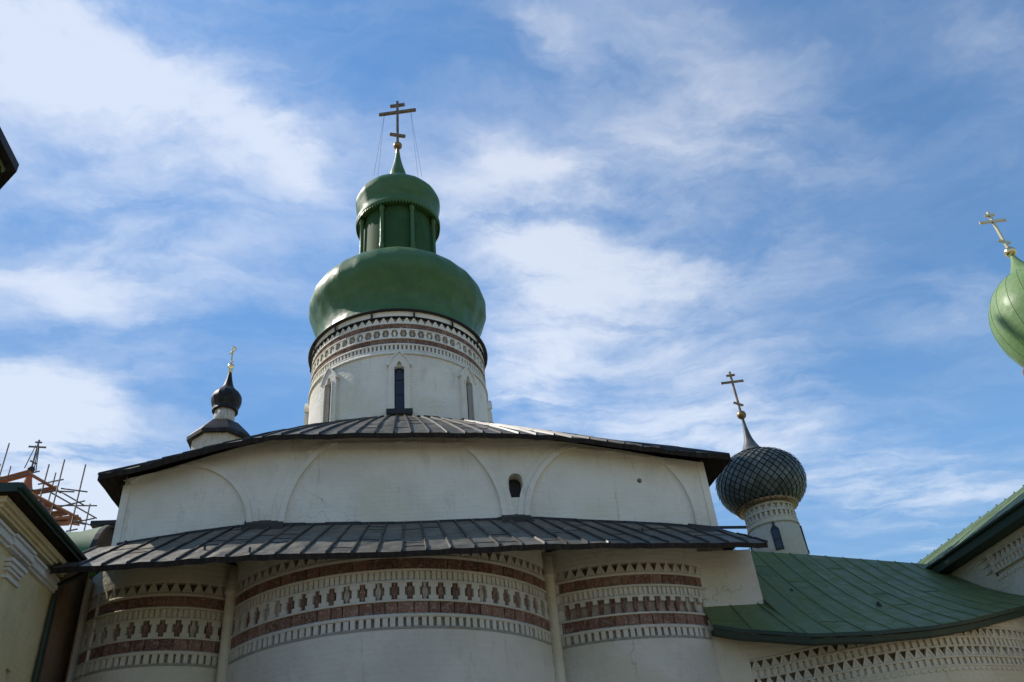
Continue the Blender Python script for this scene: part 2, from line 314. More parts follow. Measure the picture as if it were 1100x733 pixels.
def ruled(lo, hi, n, name, mats, parent, thick=.1, seams=.6, seam_h=.06, sag=0., rows=3, seam_w=.05, closed=False, jag=.0, lap=True, every=1, lapp=.5):
    """sheet-metal roof between two polylines, with standing seams, a fascia and an underside"""
    def resample(P, n):
        P = [Vector(p) for p in P]; c = [0.]
        for a, b in zip(P, P[1:]): c.append(c[-1] + (b - a).length)
        out = []; j = 0
        for k in range(n + 1):
            t = c[-1] * k / n
            while j < len(c) - 2 and c[j+1] < t: j += 1
            out.append(P[j].lerp(P[j+1], (t - c[j]) / max(1e-9, c[j+1] - c[j])))
        return out
    if len(lo) != len(hi): lo, hi = resample(lo, n), resample(hi, n)
    lo = [Vector(p) for p in lo]; hi = [Vector(p) for p in hi]; n = len(lo) - 1
    R = random.Random(len(lo) * 31 + 5); mb = MB(); grid = []
    for k in range(n + 1):
        j = R.uniform(-jag, jag) if 0 < k < n else 0
        cl = []
        for i in range(rows + 1):
            t = i / rows; P = lo[k].lerp(hi[k], t); P.z -= sag * 4 * t * (1 - t)
            if i == 0: P = P + Vector((0, 0, j))
            elif i < rows: P = P + Vector((0, 0, R.uniform(-1, 1) * (.006 if k % every == 0 else .022)))
            cl.append(P)
        grid.append(cl)
    pan = {}
    top = [[mb.vert(p) for p in c] for c in grid]
    bot = [[mb.vert(p - Vector((0, 0, thick))) for p in c] for c in grid]
    for k in range(n):
        for i in range(rows):
            q = pan.setdefault((k // every, (i + (k // every) % 2) // 2 if lap else 0), R.random())
            mb.idx([top[k][i], top[k+1][i], top[k+1][i+1], top[k][i+1]], False, q, 0)
            mb.idx([bot[k][i+1], bot[k+1][i+1], bot[k+1][i], bot[k][i]], False, q, 2)
        mb.idx([bot[k][0], bot[k+1][0], top[k+1][0], top[k][0]], False, 0, 2)
        mb.idx([top[k][-1], top[k+1][-1], bot[k+1][-1], bot[k][-1]], False, 0, 1)
    if not closed:
        for c0, c1 in ((top[0], bot[0]), (bot[-1], top[-1])):
            for i in range(rows): mb.idx([c0[i], c0[i+1], c1[i+1], c1[i]], False, 0, 1)
    for k in range(0, n + 1, every):
        c = grid[k]; t = (grid[min(k+1, n)][0] - grid[max(k-1, 0)][0]).normalized() * seam_w / 2 * R.uniform(.8, 1.3)
        ln = R.uniform(-.3, .5) * seam_w
        for i in range(rows):
            a, b = c[i], c[i+1]; h = Vector((0, 0, seam_h * R.uniform(.8, 1.25)))
            z0 = Vector((0, 0, -.005)); w0 = Vector((0, -.0, 0))
            mb.hexa([a - t + z0, a + t + z0, b + t + z0, b - t + z0, a - t*.6 + h + t*ln*8, a + t*.6 + h + t*ln*8, b + t*.6 + h + t*ln*8, b - t*.6 + h + t*ln*8], R.random(), 1)
    if lap:                                     # lap joints across the slope
        for k in range(0, n, every):
            for i in range(1, rows):
                if R.random() < lapp:
                    e = min(k + every, n)
                    for kk in range(k, e):
                        a, b = grid[kk][i], grid[kk+1][i]; mb.bar(a + Vector((0, 0, .008)), b + Vector((0, 0, .008)), .02, .012, mi=1)
    return mb.build(name, mats, parent)

def cross(parent, x, y, z0, z1, w, mat, t=.07, name='cross', rot=-12):
    c, s_ = cos(radians(rot)), sin(radians(rot)); mb = MB(); H = z1 - z0
    def B(u0, h0, u1, h1, th, tk):
        mb.bar((x + u0*c, y + u0*s_, h0), (x + u1*c, y + u1*s_, h1), tk, th, up=(0, 0, 1))
    mb.bar((x, y, z0), (x, y, z1), t, t * 1.1)
    B(-w, z0 + .74*H, w, z0 + .74*H, t * 1.2, t * .94); B(-w*.42, z0 + .91*H, w*.42, z0 + .91*H, t * 1.1, t * .94)
    B(-w*.42, z0 + .235*H, w*.42, z0 + .135*H, t * 1.1, t * .94)
    for u in (-w, w): mb.bar((x + u*c, y + u*s_, z0 + .74*H - t*.8), (x + u*c, y + u*s_, z0 + .74*H + t*.8), t * 1.02, t * .5)
    return mb.build(name, mat, parent)
def orb(parent, x, y, z, r, mat, n=28):
    mb = MB(); pr = [(max(.3*r*abs(cos(pi/2)), r * sin(pi*k/12)) if 0 < k < 12 else r*.15, z - r * cos(pi*k/12)) for k in range(13)]
    mb.lathe((x, y), pr, n); return mb.build('orb', mat, parent)

# ------------------------------------------------------------ the ground
mb = MB(); mb.face([(-900,-900,0),(900,-900,0),(900,1200,0),(-900,1200,0)])
gr = mb.build('ground', 'cobble_grass'); gr['kind'] = 'structure'
E_ = EYE

# ------------------------------------------------------------ the big cathedral
cath = empty('cathedral', (0, 33, 0), 'large white cathedral with three rounded apses, dark sheet roofs and a big green onion dome', 'church')
EAVE = [(-8.98, 11.98), (-7.7, 12.28), (-6.3, 12.69), (-5.1, 13.01), (-4.0, 13.22), (0, 13.2), (3.95, 13.06), (5.4, 12.92), (7.1, 12.64), (8.8, 12.34), (10.92, 12.08)]
def eave_h(u): return lerp(EAVE, u) + E_
# apse roof: eave line and line where it meets the upper wall
AE = [(-8.35, 21.7, .3845), (-5.95, 21.3, .3877), (-4.55, 21.0, .3898), (-2.83, 20.7, .3910), (-.41, 20.5, .3872), (2.74, 20.6, .3894), (4.77, 21.2, .3881), (7.8, 22.2, .3838), (10.83, 22.6, .3790)]
AV = [(u, v) for u, v, _ in AE]; AH = [(u, v * h) for u, v, h in AE]
AT = [(-8.6, 10.0), (-8.33, 10.05), (-6.4, 10.32), (-4.6, 10.5), (0, 10.4), (4.0, 10.42), (8.0, 10.07), (10.16, 9.82), (10.83, 9.62)]
def apse_roof_z(u, v):
    v0, h0, h1 = lerp(AV, u), lerp(AH, u), lerp(AT, u)
    return E_ + h0 + (h1 - h0) * max(0, (v - v0)) / (24.5 - v0)
# upper wall with archivolts
def wall_poly(mb, outer, holes, fn, depth=0, dm=0):
    loops = [[Vector((a, b, 0)) for a, b in outer]] + [[Vector((a, b, 0)) for a, b in h] for h in holes]
    flat = [p for l in loops for p in l]
    vid = [mb.vert(fn(p.x, p.y, 0)) for p in flat]
    for t in tessellate_polygon(loops): mb.idx([vid[i] for i in t], False, 0, 0)
    for h in holes:
        f = [mb.vert(fn(a, b, 0)) for a, b in h]; k = [mb.vert(fn(a, b, depth)) for a, b in h]; n = len(h)
        for i in range(n): mb.idx([f[i], f[(i+1) % n], k[(i+1) % n], k[i]], False, 0, 0)
        mb.idx(k, False, 0, dm)
W0 = 24.5
def arch_hole(u, z, w, h, n=8):
    return [(u - w/2, z), (u + w/2, z)] + [(u + w/2 * cos(pi*k/n), z + h - w/2 + w/2 * sin(pi*k/n)) for k in range(n + 1)]
us = [-8.42 + (10.2 + 8.42) * k / 40 for k in range(41)]
outer = [(-8.42, 8.6 + E_), (10.2, 8.6 + E_)] + [(u, eave_h(u) + lerp([(-8.4, .04), (-6, .15), (-4, .26), (4, .26), (8, .15), (10.2, .04)], u)) for u in us[::-1]]
mb = MB(); holes = [arch_hole(3.74, 11.14 + E_, .46, .86), [(7.9 + .09*cos(2*pi*k/10), 11.6 + E_ + .09*sin(2*pi*k/10)) for k in range(10)]]
wall_poly(mb, outer, holes, lambda a, b, d: (a, W0 + d, b), .8, 1)
for x in (-8.42, 10.2):
    mb.face([(x, W0, 8.6+E_), (x, 42, 8.6+E_), (x, 42, 13.5), (x, W0, 13.9 if x < 0 else 13.9)])
mb.face([(-8.42, 42, 0), (10.2, 42, 0), (10.2, 42, 13.5), (-8.42, 42, 13.5)])
upper = mb.build('upper_wall', ['upper_whitewash', 'iron'], cath)
def arc_band(cu, ch, r, a0, a1, w, d, n=40):
    mb = MB(); prev = None
    for k in range(n + 1):
        a = a0 + (a1 - a0) * k / n
        ring = [mb.vert((cu + q * cos(a), W0 - e, min(E_ + ch + q * sin(a), eave_h(cu + q * cos(a)) + .02))) for q, e in ((r, -.01), (r, d), (r + w*.45, d), (r + w*.5, d*.45), (r + w, d*.45), (r + w, -.01))]
        if prev:
            for i in range(5): mb.idx([prev[i], ring[i], ring[i+1], prev[i+1]], False)
        prev = ring
    return mb.build('archivolt', 'upper_whitewash', upper)
arc_band(-6.8, 10.4, 2.16, 0.0, 2.3, .36, .10)
arc_band(-.16, 10.5, 3.36, 0.0, pi, .40, .11, 70)
arc_band(6.8, 10.35, 2.70, -.15, pi + .05, .38, .11, 60)
mb = MB(); mb.box(-8.45, -8.24, W0 - .04, W0 + .05, 10 + E_, 13.55); mb.build('corner_strip', 'upper_whitewash', upper); mb = MB(); mb.box(10.0, 10.23, W0 - .04, W0 + .05, 9.7 + E_, 13.8); mb.build('corner_strip', 'upper_whitewash', upper)
mb = MB(); mb.box(3.52, 3.96, W0 + .45, W0 + .5, 11.1 + E_, 12.1 + E_); mb.box(3.5, 3.98, W0 + .3, W0 + .44, 11.14 + E_, 11.22 + E_); mb.build('niche_window', 'iron', upper)
# lower body (beside the apses)
mb = MB()
for (x0, x1) in ((-8.36, -4.7), (-4.7, 4.35), (4.35, 10.9)):
    mb.face([(x0, 24.03, 0), (x1, 24.03, 0), (x1, 24.03, min(8.9, 9.2) + E_), (x0, 24.03, 8.9 + E_)])
mb.face([(10.9, 24.03, 0), (10.9, 42, 0), (10.9, 42, 9.45 + E_), (10.9, 24.03, 8.95 + E_)])
mb.face([(-8.72, 42, 0), (-8.72, 24.03, 0), (-8.72, 24.03, 8.9 + E_), (-8.72, 42, 9.4 + E_)])
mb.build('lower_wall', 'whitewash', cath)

# frieze builder shared by apses ------------------------------------------------
def frieze(mbw, mbt, sf, s0, s1, roofz, merged=False, seed=1):
    R = random.Random(seed); z = lambda h: h + E_
    ok = lambda s, h: (lambda P: P[2] < roofz(P[0], P[1]) - .06)(sf.at(s, 0, h + E_))
    D = -.13; mbv = mbt[2]
    # (mbw slots: 0 whitewash, 1 dark recess, 2 pale recess)
    sf.sheet(mbw, s0, s1, [z(6.15), z(6.28)], 0)
    sf.sheet(mbw, s0, s1, [z(6.28), z(6.92)], D, mi=2); sf.sheet(mbw, s0, s1, [z(6.92), z(7.43)], D - .04, mi=2)
    sf.sheet(mbw, s0, s1, [z(7.43), z(8.12)], D + .04, mi=0); sf.sheet(mbw, s0, s1, [z(8.12), z(8.46)], D - .05, mi=1, top=lambda x, y: roofz(x, y) - .1)
    for a, b in ((6.50, 6.60), (6.90, 6.955), (7.40, 7.47), (7.70, 7.765), (8.06, 8.16)): sf.band(mbw, s0, s1, z(a), z(b), D - .05, 0.0 + (.012 if a in (6.9, 7.7) else 0))
    sf.band(mbw, s0, s1, z(6.20), z(6.28), D - .02, .0)
    # dentil slots
    n = round((s1 - s0) / .2); w = (s1 - s0) / n
    for k in range(n):
        q = s0 + k * w + R.uniform(-.014, .014); sf.piece(mbw, q, q + w * R.uniform(.54, .68), z(6.27), z(6.51), D, R.uniform(-.012, .006))
    # tile rows
    for (a, b, tw, mbt) in ((6.605, 6.895, .36, mbt[0]), (7.77, 8.055, .40, mbt[1])):
        q = s0
        while q < s1 - .05:
            e = min(s1, q + tw * R.uniform(.85, 1.25))
            if ok((q + e) / 2, b): 
                sf.piece(mbt, q + .018, e - .018, z(a), z(b), D + .02, -.035 + R.uniform(-.012, .014), R.random())
            q = e
    # little balusters
    n = round((s1 - s0) / .15); w = (s1 - s0) / n
    for k in range(n):
        q = s0 + k * w + R.uniform(-.01, .01); sf.piece(mbw, q + w*.12, q + w * R.uniform(.76, .88), z(7.46), z(7.71), D + .03, -.035 + R.uniform(-.015, .01))
    # cross-shaped niches with baluster figures
    n = round((s1 - s0) / (.34 if merged else .405)); w = (s1 - s0) / n; a, b = 6.95, 7.41; H = b - a
    for k in range(n + 1):
        q = s0 + k * w + R.uniform(-.018, .018)
        widths = ((.0, .24, .62), (.24, .74, .34), (.74, 1.0, .60)) if not merged else ((.72, 1.0, .45),)
        for t0, t1, f in widths:
            hw = w * f / 2 * R.uniform(.9, 1.08); L0, L1 = max(s0, q - hw), min(s1, q + hw)
            if L1 > L0: sf.piece(mbw, L0, L1, z(a + H*t0 - .004), z(a + H*t1 + .004), D - .04, R.uniform(-.008, .004))
        if k < n:
            c = q + w/2; mode = R.random(); mbx, mm = (mbv, 0) if mode < .78 else (mbw, 2); rr = R.random()
            prof = ((0, .12), (.15, .2), (.40, .34), (.62, .34), (.78, .15), (1, .24))
            if mbx is mbv: mbx = MB(); mbv.append(mbx)
            for (t0, f0), (t1, f1) in zip(prof, prof[1:]):
                h0, h1 = w*f0*.5, w*f1*.5; A = sf.at; d0, d1 = D - .03, -.03
                mbx.hexa([A(c-h0,d1-.02,z(a+H*t0)), A(c+h0,d1-.02,z(a+H*t0)), A(c+h0,d0,z(a+H*t0)), A(c-h0,d0,z(a+H*t0)), A(c-h1,d1-.02,z(a+H*t1)), A(c+h1,d1-.02,z(a+H*t1)), A(c+h1,d0,z(a+H*t1)), A(c-h1,d0,z(a+H*t1))], rr, mm)
    zigzag(mbw, sf, s0, s1, z(8.15), z(8.42), .30, D - .04, ok_top=lambda s: ok(s, 8.42), R=R)
    prev = None                                                        # course over the zigzag
    n = int((s1 - s0) / .2)
    for k in range(n):
        a_, b_ = s0 + (s1 - s0)*k/n, s0 + (s1 - s0)*(k+1)/n
        if ok((a_ + b_)/2, 8.5): sf.piece(mbw, a_, b_, z(8.42), z(8.48), D - .05, .004)
def zigzag(mb, sf, s0, s1, z0, z1, w, D, ok_top=None, R=random, t=.055, fill=True):
    n = round((s1 - s0) / w); w = (s1 - s0) / n
    for k in range(n):
        q = s0 + k * w + R.uniform(-.012, .012)
        if ok_top and not ok_top(q + w/2): continue
        sf.piece(mb, q, q + t, z0, z1, D, R.uniform(-.01, .006), sk=w/2 - t*.5)          # /
        sf.piece(mb, q + w - t, q + w, z0, z1, D, R.uniform(-.01, .006), sk=-(w/2 - t*.5))  # \
        if fill: sf.poly(mb, [(q + t, z0), (q + w - t, z0), (q + w/2, z1 - .03)], D, -.022, 0, 0)
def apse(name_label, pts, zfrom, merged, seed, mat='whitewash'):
    sf = Surf([(p.x, p.y) for p in smooth_path([(a, b, 0) for a, b in pts])])
    mb = MB(); sf.sheet(mb, 0, sf.len, [0, 3, 6.2 + E_ - .01, 6.2 + E_], 0, step=.25)
    sf.sheet(mb, 0, sf.len, [8.46 + E_, 8.7 + E_, 9.1 + E_], 0, step=.12, top=lambda x, y: max(8.46 + E_ - .3, apse_roof_z(x, y) - .11))
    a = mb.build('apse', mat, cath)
    mw, mt = MB(), (MB(), MB(), []); frieze(mw, mt, sf, 0, sf.len, apse_roof_z, merged, seed)
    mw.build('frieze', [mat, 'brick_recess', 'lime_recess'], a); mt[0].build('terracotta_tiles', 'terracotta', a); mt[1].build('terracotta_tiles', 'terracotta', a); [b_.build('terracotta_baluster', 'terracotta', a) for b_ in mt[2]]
    return sf
def circ(cx, cy, r, a0, a1, n=14): return [(cx + r*sin(radians(a0 + (a1-a0)*k/n)), cy - r*cos(radians(a0 + (a1-a0)*k/n))) for k in range(n+1)]
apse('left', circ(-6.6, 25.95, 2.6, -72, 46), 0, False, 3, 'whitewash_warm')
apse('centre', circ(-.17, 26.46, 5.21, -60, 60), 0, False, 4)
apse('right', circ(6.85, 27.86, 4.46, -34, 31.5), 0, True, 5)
for u, v in ((-4.72, 23.82), (4.33, 23.72)):
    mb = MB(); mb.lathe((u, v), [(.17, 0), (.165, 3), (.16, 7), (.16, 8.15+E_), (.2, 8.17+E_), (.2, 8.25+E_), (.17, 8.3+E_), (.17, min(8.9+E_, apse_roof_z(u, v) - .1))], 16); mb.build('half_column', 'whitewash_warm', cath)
# apse roof
nn = 31; lo, hi = [], []
for k in range(nn * 2 + 1):
    u = -8.85 + (10.83 + 8.85) * k / (nn * 2)
    ut = lerp([(-8.85, -8.85), (-6.6, -5.9), (-2.3, -1.85), (0, .08), (2.5, 2.15), (7.6, 6.6), (10.83, 10.83)], u)
    lo.append((u, lerp(AV, u), lerp(AH, u) + E_)); hi.append((ut, 24.52, lerp(AT, ut) + E_))
ar = ruled(lo, hi, 0, 'apse_roof', ['roof_sheet', 'roof_seam', 'dark_timber'], cath, thick=.16, rows=8, jag=.02, every=2, seam_w=.08, seam_h=.06, lapp=.16)
mb = MB(); mb.face([(10.2, 24.5, 9.85+E_), (10.9, 24.5, 9.6+E_), (10.9, 42, 9.6+E_), (10.2, 42, 9.9+E_)]); mb.box(10.85, 10.95, 24.4, 42, 9.42+E_, 9.58+E_); mb.build('side_roof', 'roof_sheet', cath); mb = MB()
mb.face([(-8.4, 24.5, 10.0+E_), (-8.4, 42, 10.0+E_), (-8.98, 42, 9.6+E_), (-8.98, 24.5, 9.6+E_)])
mb.build('side_roof', 'roof_sheet', cath)
mb = MB()                                       # upstand flashings and patching sheets where the wall piers stand
for a, b, dz in ((-4.75, -3.5, .17), (3.15, 4.15, .15), (9.2, 10.3, .1)):
    mb = MB(); mb.hexa([(a, 24.0, apse_roof_z(a, 24.0)-.02), (b, 24.0, apse_roof_z(b, 24.0)-.02), (b, 24.49, apse_roof_z(b, 24.49)), (a, 24.49, apse_roof_z(a, 24.49)),
             (a+.1, 24.3, apse_roof_z(a, 24.4)+.06), (b-.1, 24.3, apse_roof_z(b, 24.4)+.06), (b-.05, 24.49, apse_roof_z(b, 24.5)+dz), (a+.05, 24.49, apse_roof_z(a, 24.5)+dz)]); mb.build('flashing', 'roof_seam', ar)
mb = MB()
u = -8.3
while u < 10.1:
    e = u + random.uniform(.5, 1.4); zt, zf = lerp(AT, u) + E_, lerp(AT, min(e, 10.2)) + E_; k = random.uniform(.03, .06); mb.hexa([(u, 24.455, zt-.04), (e+.02, 24.455, zf-.04), (e+.02, 24.49, zf-.04), (u, 24.49, zt-.04), (u, 24.455, zt+k), (e+.02, 24.455, zf+k), (e+.02, 24.49, zf+k), (u, 24.49, zt+k)]); u = e
for (x, y) in ((-5.2, 21.9), (-3.9, 21.2), (7.3, 23.3), (-8.0, 24.2)): 
    z_ = apse_roof_z(x, y); mc = MB(); mc.box(x, x + .05, y, y + .04, z_, z_ + .14); mc.build('roof_peg', 'roof_seam', ar)
mb.build('wall_flashing', 'roof_seam', ar)

# main roof: from the curved eave up to the drum
per = [(u, 23.75, eave_h(u)) for u in [-8.98 + (10.92 + 8.98) * k / 68 for k in range(69)]]
cr, cl = per[-1], per[0]
side_r = [(10.92, 23.75 + 19.25*k/26, cr[2] + (.35 * sin(pi * k / 26))) for k in range(1, 27)]
back = [(10.92 - 19.9*k/26, 43.0, cr[2]) for k in range(1, 27)]
side_l = [(-8.98, 43 - 19.25*k/26, cl[2] + .35 * sin(pi * k / 26)) for k in range(1, 27)]
per = per + side_r + back + side_l
top = []
for (x, y, z_) in per:
    a = atan2(x, -(y - 33)); top.append((4.3*sin(a), 33 - 4.3*cos(a), 16.7 + E_))
mr_ = ruled(per, top, 0, 'main_roof', ['roof_sheet', 'roof_seam', 'dark_timber'], cath, thick=.19, rows=6, jag=.03, closed=True, seam_w=.06, seam_h=.07, sag=-.12, every=2, lapp=.3)

# drum
DC = (0, 33); RD = 4.02
def ring_surf(c, r, n=180): return Surf([(c[0] + r*sin(2*pi*k/n - pi), c[1] - r*cos(2*pi*k/n - pi)) for k in range(n + 1)], True)
ds = ring_surf(DC, RD); LN = ds.len
WA = [radians(45*k) for k in range(8)]
def s_of(a): return ((a + pi) % (2*pi)) / (2*pi) * LN
mb = MB(); wz0, wz1, hw = 17.12 + E_, 19.2 + E_, .20
edges = sorted([s_of(a) for a in WA if s_of(a) > .5]); edges = [0.0] + edges + [LN]
for i in range(8):
    a, b = edges[i], edges[i+1]; ds.sheet(mb, a + hw, b - hw, [15.5+E_, wz0, wz1, 19.86+E_], 0, step=.14)
for q in edges[1:] :
    qq = q if q < LN - .1 else None
    for (z0_, z1_) in ((15.5+E_, wz0), (wz1, 19.86+E_)):
        if qq is None: ds.sheet(mb, 0, hw, [z0_, z1_], 0); ds.sheet(mb, LN - hw, LN, [z0_, z1_], 0)
        else: ds.sheet(mb, qq - hw, qq + hw, [z0_, z1_], 0)
    if qq is None: continue
    A = ds.at                                    # reveals
    for sg in (-1, 1): mb.face([A(qq + sg*hw, 0, wz0), A(qq + sg*hw, 0, wz1), A(qq + sg*hw*.85, -.4, wz1), A(qq + sg*hw*.85, -.4, wz0)][::sg])
    mb.face([A(qq - hw, 0, wz1), A(qq + hw, 0, wz1), A(qq + hw*.85, -.4, wz1), A(qq - hw*.85, -.4, wz1)])
    mb.face([A(qq - hw, 0, wz0), A(qq + hw, 0, wz0), A(qq + hw*.85, -.4, wz0), A(qq - hw*.85, -.4, wz0)])
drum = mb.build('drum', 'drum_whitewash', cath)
mw, mt = MB(), MB(); z = lambda h: h + E_; R = random.Random(9); D = -.1
ds.sheet(mw, 0, LN, [z(19.86), z(20.07)], 0); ds.band(mw, 0, LN, z(19.84), z(19.94), -.05, .07); ds.band(mw, 0, LN, z(19.94), z(20.0), -.05, .03)
ds.sheet(mw, 0, LN, [z(20.07), z(20.36)], D, mi=2); ds.sheet(mw, 0, LN, [z(20.36), z(20.72)], D, mi=0); ds.sheet(mw, 0, LN, [z(20.72), z(21.2)], D - .03, mi=2)
ds.sheet(mw, 0, LN, [z(21.2), z(21.5)], D, mi=0); ds.sheet(mw, 0, LN, [z(21.5), z(21.8)], D - .03, mi=2); ds.sheet(mw, 0, LN, [z(21.8), z(22.2)], .03, mi=0)
for a, b in ((20.34, 20.42), (20.68, 20.76), (21.13, 21.2), (21.46, 21.52), (20.05, 20.1)): ds.band(mw, 0, LN, z(a), z(b), D - .04, .01)
n = 140; w = LN / n
for k in range(n): ds.piece(mw, k*w, k*w + w*.5, z(20.1), z(20.35), D, R.uniform(-.01, .006))
for a, b in ((20.42, 20.68), (21.2, 21.46)):
    q = 0; mt = MB()
    while q < LN - .05:
        e = min(LN, q + R.uniform(.25, .34)); ds.piece(mt, q + .008, e - .008, z(a), z(b), D, -.03 + R.uniform(-.012, .012), R.random()); q = e
    mt.build('terracotta_tiles', 'terracotta', drum)
n = 66; w = LN / n; a, b = z(20.75), z(21.14); H = b - a
for k in range(n):                              # hexagonal rosettes
    q = k*w
    ds.poly(mw, [(q - w*.26, a), (q + w*.26, a), (q + w*.08, a + H*.5), (q + w*.26, b), (q - w*.26, b), (q - w*.08, a + H*.5)], D - .03, 0)
    c = q + w/2; ds.poly(mw, [(c, a + H*.14), (c + w*.15, a + H*.34), (c + w*.15, a + H*.66), (c, a + H*.86), (c - w*.15, a + H*.66), (c - w*.15, a + H*.34)], D - .03, -.04, 0, 2 if k % 4 else 0)
zigzag(mw, ds, 0, LN, z(21.52), z(21.78), .33, D - .03, R=R, t=.06, fill=True)
mw.build('frieze', ['drum_whitewash', 'brick_recess', 'lime_recess'], drum)
for a in WA:                                    # windows with pointed surrounds
    q = s_of(a); q = q if q > .1 else LN/1
    if cos(a) < -.9: continue
    mb = MB()
    def P(pts, d0, d1, mi=0): ds.poly(mb, [(q + x, z(h)) for x, h in pts], d0, d1, 0, mi)
    for sg in (-1, 1):
        P([(sg*.20, 16.9), (sg*.42, 16.9), (sg*.42, 19.25), (sg*.20, 19.12)][::sg], -.05, .16)
        P([(sg*.20, 19.1), (sg*.42, 19.25), (sg*.30, 19.5), (0, 19.85), (0, 19.42), (sg*.09, 19.3), (sg*.1, 19.16)][::sg], -.05, .16)
        P([(sg*.42, 19.2), (sg*.5, 19.2), (sg*.5, 19.28), (sg*.36, 19.52), (sg*.30, 19.5)][::sg], -.05, .22)
        P([(sg*.30, 19.5), (sg*.36, 19.52), (0, 19.93), (0, 19.85)][::sg], -.05, .22)
        P([(sg*.20, 17.1), (sg*.25, 17.1), (sg*.25, 19.13), (sg*.2, 19.13)][::sg], .05, .2)
    win = mb.build('window', 'drum_whitewash', drum)
    mb = MB(); ds.piece(mb, q - .195, q + .195, wz0, z(19.38), -.14, -.10); mb.build('pane', 'glass', win)
    mb = MB()
    for zz_ in (17.9, 18.6): ds.piece(mb, q - .19, q + .19, z(zz_), z(zz_) + .035, -.10, -.08)
    for xx in (-.17, .17): ds.piece(mb, q + xx - .02, q + xx + .02, wz0, wz1, -.10, -.075)
    mb.build('glazing_bar', 'window_metal', win)
    mb = MB(); ds.piece(mb, q - .5, q + .5, z(16.88), z(17.1), -.02, .22); mb.build('sill', 'roof_seam', win)
# rim, dome, lantern
mb = MB(); mb.lathe(DC, [(4.0, z(22.12)), (4.2, z(22.09)), (4.22, z(22.13)), (4.2, z(22.17)), (3.7, z(22.25))], 128)
for k in range(14):
    a = 2*pi*(k + .36)/14; x, y = DC[0] + 4.13*sin(a), DC[1] - 4.13*cos(a); mb.bar((x, y, z(21.80)), (x, y, z(22.12)), .08)
mb.lathe(DC, [(4.06, z(21.80)), (4.09, z(21.805)), (4.09, z(21.82)), (4.06, z(21.83))], 128)
mb.build('dome_rim', 'iron', cath)
def spline(P, n=6):
    P = [Vector((a, b, 0)) for a, b in P]; Q = [P[0]*2 - P[1]] + P + [P[-1]*2 - P[-2]]; out = []
    for i in range(1, len(Q) - 2):
        for k in range(n):
            t = k/n; a, b, c, d = Q[i-1:i+3]; v = .5*((2*b)+(c-a)*t+(2*a-5*b+4*c-d)*t*t+(3*b-a-3*c+d)*t**3); out.append((max(.005, v.x), v.y))
    return out + [(P[-1].x, P[-1].y)]
def dome_seams(mb, c, prof, n, t=.02, mi=0, a0=0.):
    for k in range(n):
        a = a0 + 2*pi*k/n; pts = [(c[0] + (r + .008)*sin(a), c[1] - (r + .008)*cos(a), zz_) for r, zz_ in prof]
        for A, B in zip(pts, pts[1:]): mb.bar(A, B, t, t, mi=mi)
prof = spline([(3.9, z(22.2)), (3.76, z(22.8)), (3.82, z(23.4)), (4.04, z(24.0)), (4.27, z(24.55)), (4.32, z(25.0)), (4.17, z(25.5)), (3.82, z(26.0)), (3.3, z(26.5)), (2.65, z(27.1)), (1.95, z(27.75))])
mb = MB(); mb.lathe(DC, prof, 168, panels=28, jit=.006); dome_seams(mb, DC, prof, 28, .014, a0=.0); dome = mb.build('onion_dome', 'dome_green', cath)
mb = MB(); mb.lathe(DC, [(1.92, z(27.4))] + [(1.88 - .04*k/12, z(27.6 + 3.4*k/12)) for k in range(13)], 96, panels=8, jit=.006); lan = mb.build('lantern', 'lantern_green', cath)
for k in range(8):
    a = 2*pi*(k + .46)/8; mb = MB(); x, y = 2.0*sin(a), 33 - 2.0*cos(a)
    mb.lathe((x, y), [(.13, z(27.5)), (.13, z(28.05)), (.10, z(28.1)), (.10, z(30.35)), (.14, z(30.4)), (.14, z(30.75))], 10); mb.build('pilaster', 'dome_green', lan)
mb = MB(); mb.lathe(DC, [(1.9, z(30.75)), (2.2, z(30.72)), (2.24, z(30.78)), (2.24, z(30.95)), (2.0, z(31.05))], 96)
vs = ring_surf(DC, 2.22, 120); n = 84; w = vs.len / n
for k in range(n): vs.poly(mb, [(k*w, z(30.75)), (k*w + w*.5, z(30.56)), (k*w + w, z(30.75))], -.03, .0)
mb.build('valance', 'dome_green', lan)
prof = spline([(2.05, z(30.95)), (2.07, z(31.4)), (2.2, z(31.9)), (2.28, z(32.3)), (2.18, z(32.65)), (1.9, z(33.0)), (1.55, z(33.32)), (1.15, z(33.62)), (.82, z(33.9)), (.6, z(34.2)), (.5, z(34.55)), (.44, z(34.95)), (.3, z(35.5)), (.19, z(36.05)), (.12, z(36.6))])
mb = MB(); mb.lathe(DC, prof, 112, panels=14, jit=.009); ldome = mb.build('lantern_dome', 'dome_green', cath)
mb = MB(); mb.lathe(DC, [(.1, z(36.2)), (.12, z(36.6)), (.09, z(37.0)), (.10, z(37.15))], 16); mb.build('finial', 'dull_backlit_gilt', ldome)
orb(cath, 0, 33, z(37.28), .25, 'dull_backlit_gilt'); cr_ = cross(cath, 0, 33, z(37.5), z(41.2), 1.05, 'dull_backlit_gilt', .15)
c12, s12 = cos(radians(-12)), sin(radians(-12))
for sg in (-1, 1):
    for dy in (-1.1, 1.1):
        mb = MB(); mb.tube([(sg*.8*c12, 33 + sg*.8*s12, z(40.2)), (sg*1.3, 33 + dy, z(33.6))], .007, 5); mb.build('guy_wire', 'iron', cr_)

